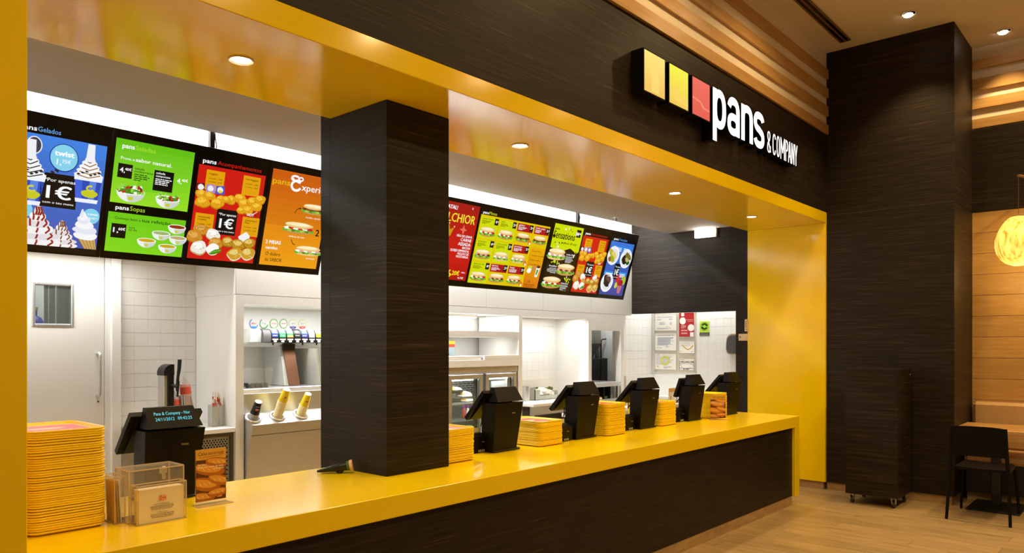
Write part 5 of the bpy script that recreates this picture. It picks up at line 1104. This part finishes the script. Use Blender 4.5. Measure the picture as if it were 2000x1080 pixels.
# oven bay
t = thing('conveyor_oven', 'dark oven with a sloping hood and bent pipes seen through the narrow opening', 'oven', (8.2, 6.0, .9))
MB().box(7.9, 8.505, 5.75, 6.3, .9, 1.405, bev=.006).build('case', DIRTY, t); MB().box(7.95, 8.361, 5.76, 6.3, 1.599, 1.90, bev=.004).build('hood', mat('hood_grey', rgb(120, 122, 110), .35, metal=.6), t)
MB().hexa([(7.95, 5.755, 1.405), (8.145, 5.755, 1.405), (8.145, 6.2, 1.405), (7.95, 6.2, 1.405), (7.95, 5.755, 1.599), (8.361, 5.755, 1.599), (8.361, 6.2, 1.599), (7.95, 6.2, 1.599)]).build('slope', DIRTY, t)
MB().tube([(8.391, 5.78, 1.40), (8.391, 5.78, 1.62), (8.398, 5.78, 1.645), (8.42, 5.78, 1.66), (8.505, 5.78, 1.665)], .010, 8).build('pipe', BLACK, t); MB().tube([(8.268, 5.78, 1.40), (8.268, 5.78, 1.50), (8.30, 5.78, 1.53)], .009, 8).build('pipe', BLACK, t)
for i in range(4): MB().box(8.345, 8.49, 5.744, 5.75, 1.30+i*.024, 1.31+i*.024).build('grille_bar', BLACK, t)
MB().box(8.335, 8.34, 5.744, 5.75, .95, 1.39).build('door_joint', GLOSSBLACK, t); MB().box(8.425, 8.50, 5.85, 5.87, 1.405, 1.60).build('notice', GREY, t); MB().box(7.9, 8.53, 6.32, 6.34, .9, 2.2).build('back_plate', mat('grey_backplate', rgb(120, 118, 108), .5), t)
t = thing('steel_prep_table', 'low stainless table with dark bays under the narrow opening', 'table', (7.78, 5.4, 0)); MB().box(7.466, 8.075, 5.26, 5.9, 1.062, 1.118, bev=.004).build('top', STEEL, t); MB().box(8.04, 8.07, 5.28, 5.31, 0, 1.062).build('leg', STEEL, t); MB().box(7.47, 7.50, 5.28, 5.31, 0, 1.062).build('leg', STEEL, t); MB().box(7.47, 8.05, 5.6, 5.62, 0, 1.06).build('back', GLOSSBLACK, t); MB().box(7.5, 8.06, 5.28, 5.62, .86, .905, bev=.003).build('shelf', STEEL, t)
for x in (7.64, 7.78, 7.92): MB().box(x-.004, x+.004, 5.31, 5.6, .905, 1.062).build('divider', DIRTY, t)
for i, (x, cl, nm) in enumerate(((7.73, rgb(214, 100, 70), 'orange'), (7.86, rgb(90, 140, 70), 'green'), (7.60, rgb(190, 60, 40), 'red'))):
    o = thing('spice_tub', f'small {nm} tub on the shelf of the low stainless table', 'tub', (x, 5.36, .905), 'small tubs on the low table shelf'); MB().lathe([(.03, 0), (.038, .03), (.034, .03)], (x, 5.36, .9055), n=14).build('shell', mat(nm+'_tub', cl, .5), o); MB().lathe([(.033, .026), (.001, .034)], (x, 5.36, .9055), n=12).build('filling', mat(nm+'_filling', tuple(q_*.8 for q_ in cl), .7), o)

# ------------------------------------------------------------------ notices and fittings round the hatch wall
XN = 9.1
def notice(y0, y1, z0, z1, label, draw, thick=.005, off=.022):
    t = thing('notice', label, 'notice', (XN-off, (y0+y1)/2, (z0+z1)/2), 'notices on the tiled preparation wall')
    MB().box(XN-off, XN-off+thick, y1, y0, z1, z0).build('sheet', PAPER, t)
    c = Canvas(y0-y1, z0-z1); draw(c, y0-y1, z0-z1)
    c.build('print', PRINT, t, (XN-off, y0, z0), (0, -1, 0), (0, 0, -1), (-1, 0, 0), .0001)
t = thing('notice_holder', 'clear acrylic board on four steel studs holding the paper notices', 'notice board', (XN, 5.05, 1.62))
MB().box(XN-.016, XN-.012, 4.715, 5.365, 1.212, 2.035).build('panel', ACRYL, t)
for y in (5.355, 4.725):
    for z in (1.22, 2.025): MB().cyl((XN-.007, y, z), (XN-.024, y, z), .009, n=12).build('stud', STEEL, t)
for (a, b, c_, d_) in ((5.345, 5.01, 2.015, 1.755), (5.345, 5.01, 1.745, 1.48), (5.345, 5.01, 1.465, 1.215), (4.975, 4.74, 2.02, 1.67), (4.975, 4.74, 1.645, 1.45), (4.975, 4.74, 1.415, 1.225)): edges(XN-.03, XN-.016, b, a, d_, c_, .0012).build('pocket_edge', GREYL, t)
BT = rgb(110, 120, 160)
def n1(c, w, h): c.text('PEDIDO DE FUNCIONAMENTO', w*.12, h*.22, h*.06, rgb(90, 90, 140), .01, w*.72); c.lines(w*.1, h*.3, w*.3, 2, h*.05, BT, 1, h*.02); c.lines(w*.65, h*.3, w*.2, 2, h*.05, BT, 2, h*.02); c.lines(w*.2, h*.5, w*.35, 3, h*.06, BT, 3, h*.025); c.lines(w*.7, h*.5, w*.12, 3, h*.06, BT, 4, h*.025); c.blob(w*.56, h*.76, w*.025, h*.03, rgb(190, 200, 90), 3, 9, .1); c.lines(w*.1, h*.84, w*.75, 2, h*.05, BT, 5, h*.02)
def n2(c, w, h): c.text('Todos bem vindos à nossa Cozinha', w*.1, h*.14, h*.055, rgb(70, 70, 110), .012, w*.8); c.lines(w*.12, h*.24, w*.8, 10, h*.048, BT, 6, h*.026); c.blob(w*.14, h*.83, w*.03, h*.035, rgb(180, 190, 110), 3, 9, .1); c.lines(w*.2, h*.83, w*.2, 1, h*.05, BT, 7, h*.03); c.lines(w*.5, h*.76, w*.4, 1, h*.05, BT, 8, h*.025)
def n3(c, w, h): c.lines(w*.08, h*.08, w*.25, 1, h*.05, BT, 9, h*.03); c.lines(w*.06, h*.2, w*.85, 8, h*.065, rgb(150, 156, 170), 10, h*.025); c.ring(w*.48, h*.44, w*.17, h*.24, w*.07, rgb(220, 212, 50), 20); c.ring(w*.48, h*.44, w*.21, h*.30, w*.006, rgb(150, 180, 200), 24); c.text('D', w*.48, h*.52, h*.2, rgb(190, 210, 210), .02, w*.1, 'c'); c.blob(w*.14, h*.8, w*.035, h*.05, rgb(190, 176, 60), 2, 10, .1); c.lines(w*.42, h*.80, w*.45, 3, h*.05, BT, 11, h*.02)
def nr(c, w, h):
    c.rect(0, 0, w, h, rgb(176, 26, 32)); c.rect(w*.14, 0, w*.34, h*.14, rgb(240, 236, 226)); c.oval(w*.24, h*.34, w*.21, h*.15, rgb(240, 236, 226), 22); c.oval(w*.80, h*.63, w*.22, h*.145, rgb(240, 236, 226), 22); c.rect(w*.74, h*.82, w*.97, h, rgb(240, 236, 226))
    c.text('Livro de Reclamações', w*.95, h*.31, h*.035, rgb(240, 220, 210), .012, w*.62, 'r'); c.text('Complaints Book', w*.95, h*.37, h*.03, rgb(240, 220, 210), .01, w*.38, 'r'); c.lines(w*.14, h*.52, w*.4, 4, h*.035, rgb(226, 190, 180), 3); c.rect(w*.14, h*.71, w*.56, h*.77, rgb(216, 150, 146)); c.rect(w*.14, h*.83, w*.56, h*.89, rgb(216, 150, 146))
def nb(c, w, h): c.lines(w*.08, h*.12, w*.8, 4, h*.09, rgb(190, 180, 170), 3, h*.03); c.line([(w*.2, h*.35), (w*.42, h*.60), (w*.55, h*.72), (w*.75, h*.62), (w*.92, h*.36)], h*.10, rgb(226, 190, 60)); c.line([(w*.2, h*.33), (w*.42, h*.58), (w*.55, h*.70), (w*.75, h*.60), (w*.92, h*.34)], h*.02, rgb(90, 70, 40)); c.lines(w*.06, h*.82, w*.3, 1, h*.1, rgb(236, 150, 60), 4); c.lines(w*.8, h*.85, w*.12, 1, h*.08, BT, 5)
def nt(c, w, h):
    k = [rgb(220, 160, 30), rgb(50, 60, 150), rgb(60, 120, 60), rgb(220, 120, 40), rgb(70, 80, 160), rgb(40, 90, 50)]
    for i in range(9): c.rect(w*(.05+.105*i), h*.22, w*(.13+.105*i), h*.34, k[i % 6])
    c.ring(w*.5, h*.6, w*.47, h*.3, h*.02, rgb(90, 110, 80), 4, math.pi/4); c.line([(w*.03, h*.44), (w*.97, h*.44)], h*.02, rgb(60, 90, 60)); c.line([(w*.03, h*.84), (w*.97, h*.84)], h*.03, rgb(60, 90, 60)); c.line([(w*.02, h*.2), (w*.02, h)], h*.03, rgb(60, 100, 60)); c.line([(w*.98, h*.2), (w*.98, h)], h*.03, rgb(60, 100, 60))
    c.text('Resíduos', w*.08, h*.14, h*.1, rgb(120, 110, 90), .01, w*.3)
    for i in range(4): c.rect(w*(.28+.1*i), h*.86, w*(.35+.1*i), h*.97, k[(i*2+1) % 6])
def ng(c, w, h):
    c.rect(0, 0, w, h, rgb(190, 220, 60)); c.rect(0, 0, w, h*.08, rgb(226, 240, 170)); c.rect(0, h*.80, w, h, rgb(14, 16, 14)); cx, cy, r_ = w*.5, h*.4, w*.40
    c.oval(cx, cy, r_, r_, rgb(150, 210, 20), 26)
    for a0 in (200, 20):
        t0, t1 = math.radians(a0), math.radians(a0+125); c.ring(cx, cy, r_*.6, r_*.6, r_*.42, rgb(10, 20, 10), 12, t0, t1)
        ex, ey = cx+r_*.6*math.cos(t1), cy+r_*.6*math.sin(t1); dx, dy = -math.sin(t1), math.cos(t1); nx, ny = math.cos(t1), math.sin(t1)
        c.poly([(ex+nx*r_*.36, ey+ny*r_*.36), (ex+dx*r_*.45, ey+dy*r_*.45), (ex-nx*r_*.36, ey-ny*r_*.36)], rgb(10, 20, 10))
    c.ring(cx, cy, r_*.98, r_*.98, r_*.07, rgb(10, 20, 10), 26); c.text('Sociedade Ponto Verde', w*.5, h*.88, h*.04, WHT, .01, w*.8, 'c'); c.text('Recicle as embalagens', w*.5, h*.95, h*.04, WHT, .01, w*.85, 'c')
notice(5.345, 5.015, 2.012, 1.783, 'white permit notice at the top of the clear board, beside the red notice', n1); notice(5.345, 5.015, 1.745, 1.508, 'white notice full of blue print in the middle of the clear board', n2); notice(5.345, 5.019, 1.465, 1.245, 'white notice with a pale yellow ring at the foot of the clear board', n3)
notice(4.972, 4.75, 2.02, 1.697, 'red notice with white discs at the top of the clear board', nr); notice(4.97, 4.747, 1.636, 1.475, 'small white notice with a yellow curved sketch under the red one', nb); notice(4.97, 4.749, 1.398, 1.246, 'small table notice with coloured squares, lowest under the red one', nt)
notice(4.676, 4.534, 1.912, 1.71, 'lime sticker with a black and green double arrow on bare tiles', ng, .002, .0095)
t = thing('soap_dispenser', 'dark rounded soap dispenser on the preparation wall, cut off by the hatch edge', 'dispenser', (9.04, 4.19, 1.6))
PR = [(4.275, 1.53), (4.27, 1.63), (4.262, 1.68), (4.24, 1.71), (4.20, 1.728), (4.10, 1.728), (4.07, 1.70), (4.06, 1.6), (4.07, 1.49), (4.10, 1.468), (4.235, 1.468), (4.262, 1.485)]
MB().loops([[(9.093, a, b) for a, b in PR], [(9.03, a, b) for a, b in PR]]).build('case', mat('dispenser_frame', rgb(170, 140, 110), .4), t); MB().loops([[(9.03, 4.165+(a-4.165)*.86, 1.6+(b-1.6)*.88) for a, b in PR], [(9.0, 4.165+(a-4.165)*.8, 1.6+(b-1.6)*.8) for a, b in PR]]).build('cover', mat('dispenser_smoke', rgb(70, 66, 64), .25), t)
t = thing('remote_control', 'cream remote control in a holder on the dark wall strip, above the switch plate', 'remote control', (8.365, 3.705, 1.81))
MB().box(8.352, 8.375, 3.683, 3.722, 1.745, 1.888, bev=.008).build('body', mat('cream_plastic', rgb(226, 200, 160), .4), t)
for z in (1.86, 1.84, 1.82, 1.80, 1.77): MB().box(8.3505, 8.353, 3.698, 3.708, z-.005, z+.005).build('button', BLACK, t)
t = thing('wall_switch', 'cream switch plate on the dark wall strip under the remote control', 'switch', (8.365, 3.74, 1.68)); MB().box(8.366, 8.375, 3.672, 3.801, 1.637, 1.718, bev=.003).build('plate', mat('cream_plate', rgb(222, 194, 152), .4), t); MB().box(8.3635, 8.367, 3.69, 3.72, 1.655, 1.70, bev=.001).build('rocker', mat('cream_rocker', rgb(214, 186, 146), .4), t); MB().box(8.3645, 8.3665, 3.775, 3.785, 1.67, 1.69).build('indicator', BLACK, t)
# things on the worktop behind the last tills
t = thing('back_bench', 'white bench along the preparation wall behind the last registers', 'bench', (8.9, 4.4, 0)); MB().box(8.75, 9.07, 3.4, 5.38, .86, .90, bev=.003).build('top', WHITE, t); MB().box(8.8, 9.05, 3.45, 5.35, 0, .86).build('cabinet', WHITE, t)
t = thing('ice_bucket', 'grey lidded bucket behind the third register', 'bucket', (7.62, 4.55, .86)); MB().lathe([(.085, 0), (.10, .10), (.10, .135)], (7.62, 4.55, .861), n=22).build('shell', GREY, t); MB().lathe([(.105, .135), (.106, .15), (.07, .165), (.02, .167)], (7.62, 4.55, .861), n=22).build('lid', STEELD, t); MB().box(7.60, 7.64, 4.53, 4.57, 1.026, 1.042, bev=.004).build('knob', BLACK, t)
t = thing('back_counter', 'pale low back counter inside the hatch behind the registers', 'counter', (7.65, 4.55, 0)); MB().box(7.3, 8.3, 4.3, 4.85, .825, .86, bev=.003).build('top', WHITE, t); MB().box(7.32, 8.28, 4.33, 4.83, 0, .825).build('base', WHITE, t)
t = thing('price_card', 'small card with an orange heading between the last two registers', 'card', (7.95, 4.45, .86)); MB().box(7.87, 8.03, 4.45, 4.454, .861, 1.07).build('sheet', PAPER, t)
c = Canvas(.16, .209); c.rect(.01, .008, .15, .045, rgb(230, 170, 50)); c.text('1', .04, .14, .05, rgb(230, 150, 60), .03, .02); c.lines(.02, .16, .11, 3, .014, BT, 4); c.build('print', PRINT, t, (7.87, 4.4498, 1.07), (1, 0, 0), (0, 0, -1), (0, -1, 0), .0001)
t = thing('yellow_leaflet_box', 'yellow printed carton standing behind the third register', 'carton', (6.55, 4.62, .82)); MB().box(6.47, 6.63, 4.58, 4.66, .86, 1.03, bev=.003).build('box', mat('carton_yellow', rgb(226, 206, 30), .5), t); MB().box(6.3, 6.75, 4.45, 4.85, .82, .86, bev=.003).build('stand', WHITE, t); MB().box(6.34, 6.71, 4.5, 4.8, 0, .82).build('stand_base', WHITE, t)

# ------------------------------------------------------------------ seating area
t = thing('mobile_cabinet', 'tall dark wood cabinet on four castors standing against the dark wall', 'cabinet', (8.06, 2.18, 0))
cx0, cx1, cy0, cy1 = 7.824, 8.30, 1.94, 2.425
MB().box(cx0+.018, cx1-.004, cy0+.018, cy1-.018, .102, 1.345).build('carcass', DARK, t)
MB().box(cx0, cx0+.018, cy0, cy1-.012, .10, 1.352, bev=.0015).build('door', DARK, t); MB().box(cx0+.003, cx0+.016, cy1-.011, cy1, .10, 1.352, bev=.001).build('edge_panel', DARK, t)
MB().box(cx0+.0185, cx1, cy0, cy0+.018, .10, 1.352, bev=.0015).build('side_panel', DARK, t); MB().box(cx0+.0185, cx1, cy1-.018, cy1, .10, 1.352, bev=.0015).build('side_panel', DARK, t); MB().box(cx0+.018, cx1, cy0+.018, cy1-.018, 1.345, 1.351).build('top', DARK, t)
MB().cyl((8.27, cy0, 1.29), (8.27, cy0-.004, 1.29), .006).build('lock', STEEL, t)
MB().prism([(cx0+.03, 2.36), (cx0+.03, 2.24), (cx0+.034, 2.24), (cx0+.034, 2.36)], 'z', 1.351, 1.357).build('tab', BLACK, t)
TIRE = mat('castor_rubber', rgb(60, 52, 44), .6)
for x, y in ((7.875, 1.99), (7.875, 2.375), (8.25, 1.99), (8.25, 2.375)):
    b = MB().box(x-.022, x+.022, y-.022, y+.022, .092, .10).hexa([(x-.012, y-.018, .04), (x+.02, y-.018, .04), (x+.02, y-.014, .04), (x-.012, y-.014, .04), (x-.02, y-.02, .094), (x+.02, y-.02, .094), (x+.02, y-.016, .094), (x-.02, y-.016, .094)]).hexa([(x-.012, y+.014, .04), (x+.02, y+.014, .04), (x+.02, y+.018, .04), (x-.012, y+.018, .04), (x-.02, y+.016, .094), (x+.02, y+.016, .094), (x+.02, y+.02, .094), (x-.02, y+.02, .094)]).build('castor', STEEL, t)
    MB().cyl((x+.01, y-.011, .036), (x+.01, y+.011, .036), .036, n=18).build('wheel', TIRE, b)
CH = mat('chair_black_polymer', rgb(8, 7, 6), .6, vary=.08, spec=.2)
def chair(label, loc, rz):
    t = thing('dining_chair', label, 'chair', (0, 0, 0))
    L = []    # x points to the table; back at x=0
    for i in range(9):
        y = -.205+.41*i/8; b = .018*(1-(2*i/8-1)**2); r_ = .0
        L.append([(-.010-b+r_, y, .59), (.010-b, y, .59), (-.012-b-.012, y, .862-.012*abs(2*i/8-1)**3), (-.030-b, y, .862-.012*abs(2*i/8-1)**3)])
    m = MB(); m.loops(L).build('backrest', CH, t, True)
    P = []
    for i in range(9):
        x = .03+.48*i/8; dz = -.012*math.sin(math.pi*i/8); P.append([(x, -.205, .455+dz*.3), (x, .205, .455+dz*.3), (x, .20, .482+dz*.2), (x, .10, .478+dz), (x, 0, .474+dz), (x, -.10, .478+dz), (x, -.20, .482+dz*.2)])
    MB().loops(P).build('seat', CH, t, True)
    for s_ in (1, -1):
        MB().tube([(-.045, s_*.245, 0), (-.012, s_*.232, .30), (.0, s_*.222, .47), (-.008, s_*.214, .62), (-.022, s_*.208, .85)], [.0125, .0145, .0165, .0155, .012], 8).build('leg', CH, t, True)
        MB().tube([(.545, s_*.235, 0), (.525, s_*.222, .25), (.50, s_*.205, .458)], [.011, .013, .016], 8).build('leg', CH, t, True)
        MB().tube([(.0, s_*.215, .455), (.25, s_*.21, .452), (.5, s_*.205, .455)], .014, 8).build('side_rail', CH, t, True)
    t.location = loc; t.rotation_euler[2] = rz
    return t
chair('black chair with a low curved back, pulled up to the beech table', (7.765, 1.265, 0), 0)
t = thing('dining_table', 'beech topped table on a black square base before the upholstered bench', 'table', (8.63, 1.2, 0)); MB().box(8.285, 8.985, .86, 1.565, .742, .782, bev=.004).build('top', BEECH, t); MB().box(8.55, 8.63, 1.21, 1.29, .02, .742, bev=.006).build('pedestal', BLACK, t); MB().box(8.275, 8.88, 1.02, 1.46, 0, .018, bev=.005).build('base_plate', BLACK, t)
t = thing('upholstered_bench', 'tan upholstered bench with a tall back cushion along the beech wall', 'bench', (9.05, .4, 0))
MB().box(8.70, 9.21, -1.8, 1.545, .40, .50, bev=.03).build('seat', LEATHER, t); MB().box(9.195, 9.295, -1.8, 1.555, .49, .985, bev=.03).build('backrest', LEATHER, t); MB().box(8.78, 9.29, -1.8, 1.54, .09, .40).build('base', BLACK, t); MB().box(8.84, 9.29, -1.8, 1.54, 0, .09).build('plinth', SKIRT, t)
t = thing('pendant_lamp', 'glowing yellow pod shaped pendant lamp hanging on a thin wire', 'lamp', (8.83, 1.10, 2.6))
GLOW, N, Lk, P = base_mat('glowing_cocoon'); tc = N.new('ShaderNodeTexCoord'); mp = N.new('ShaderNodeMapping'); mp.inputs['Scale'].default_value = (9, 9, 2.2); nz = N.new('ShaderNodeTexNoise'); nz.inputs['Scale'].default_value = 3.2; nz.inputs['Detail'].default_value = 6
rp = N.new('ShaderNodeValToRGB'); rp.color_ramp.elements[0].position = .3; rp.color_ramp.elements[0].color = (*rgb(190, 120, 16), 1); rp.color_ramp.elements[1].position = .62; rp.color_ramp.elements[1].color = (*rgb(255, 226, 110), 1)
Lk.new(tc.outputs['Object'], mp.inputs[0]); Lk.new(mp.outputs[0], nz.inputs['Vector']); Lk.new(nz.outputs['Fac'], rp.inputs[0]); Lk.new(rp.outputs[0], P.inputs['Emission Color']); P.inputs['Emission Strength'].default_value = 1.25; Lk.new(rp.outputs[0], P.inputs['Base Color'])
m = MB(); L = []
for z, r_ in ((2.372, .012), (2.376, .05), (2.398, .10), (2.44, .145), (2.50, .178), (2.57, .195), (2.63, .195), (2.70, .180), (2.76, .152), (2.82, .112), (2.855, .07), (2.868, .02)):
    ring_ = []
    for i in range(40):
        a = 2*math.pi*i/40; f = 1+.045*math.cos(7*a+z*3)*(1-.5*abs((z-2.6)/.26))+.02*math.sin(3*a+z*14); ring_.append((8.83+r_*f*math.cos(a), 1.10+r_*f*math.sin(a), z))
    L.append(ring_)
m.loops(L).build('shade', GLOW, t); MB().cyl((8.83, 1.10, 2.86), (8.83, 1.10, 3.26), .0022, n=6).build('wire', mat('copper_wire', rgb(130, 90, 50), .4, metal=.6), t)
MB().lathe([(.03, 0), (.05, .012), (.02, .03), (.004, .034)], (8.83, 1.10, 2.852), n=12).build('cap', mat('dry_stalk', rgb(120, 90, 60), .8), t)
MB().cyl((8.83, 1.10, 3.265), (9.29, .90, 3.265), .013, n=12).build('arm', mat('arm_metal', rgb(190, 150, 110), .35, metal=.7), t); MB().box(9.283, 9.292, .86, .94, 3.20, 3.33, bev=.003).build('wall_plate', STEELD, t)
pl_ = bpy.data.lights.new('pendant_bulb', 'POINT'); pl_.energy = 9; pl_.color = (1, .68, .26); pl_.shadow_soft_size = .2; po = bpy.data.objects.new('pendant_bulb', pl_); COL.objects.link(po); po.location = (8.83, 1.10, 2.30)
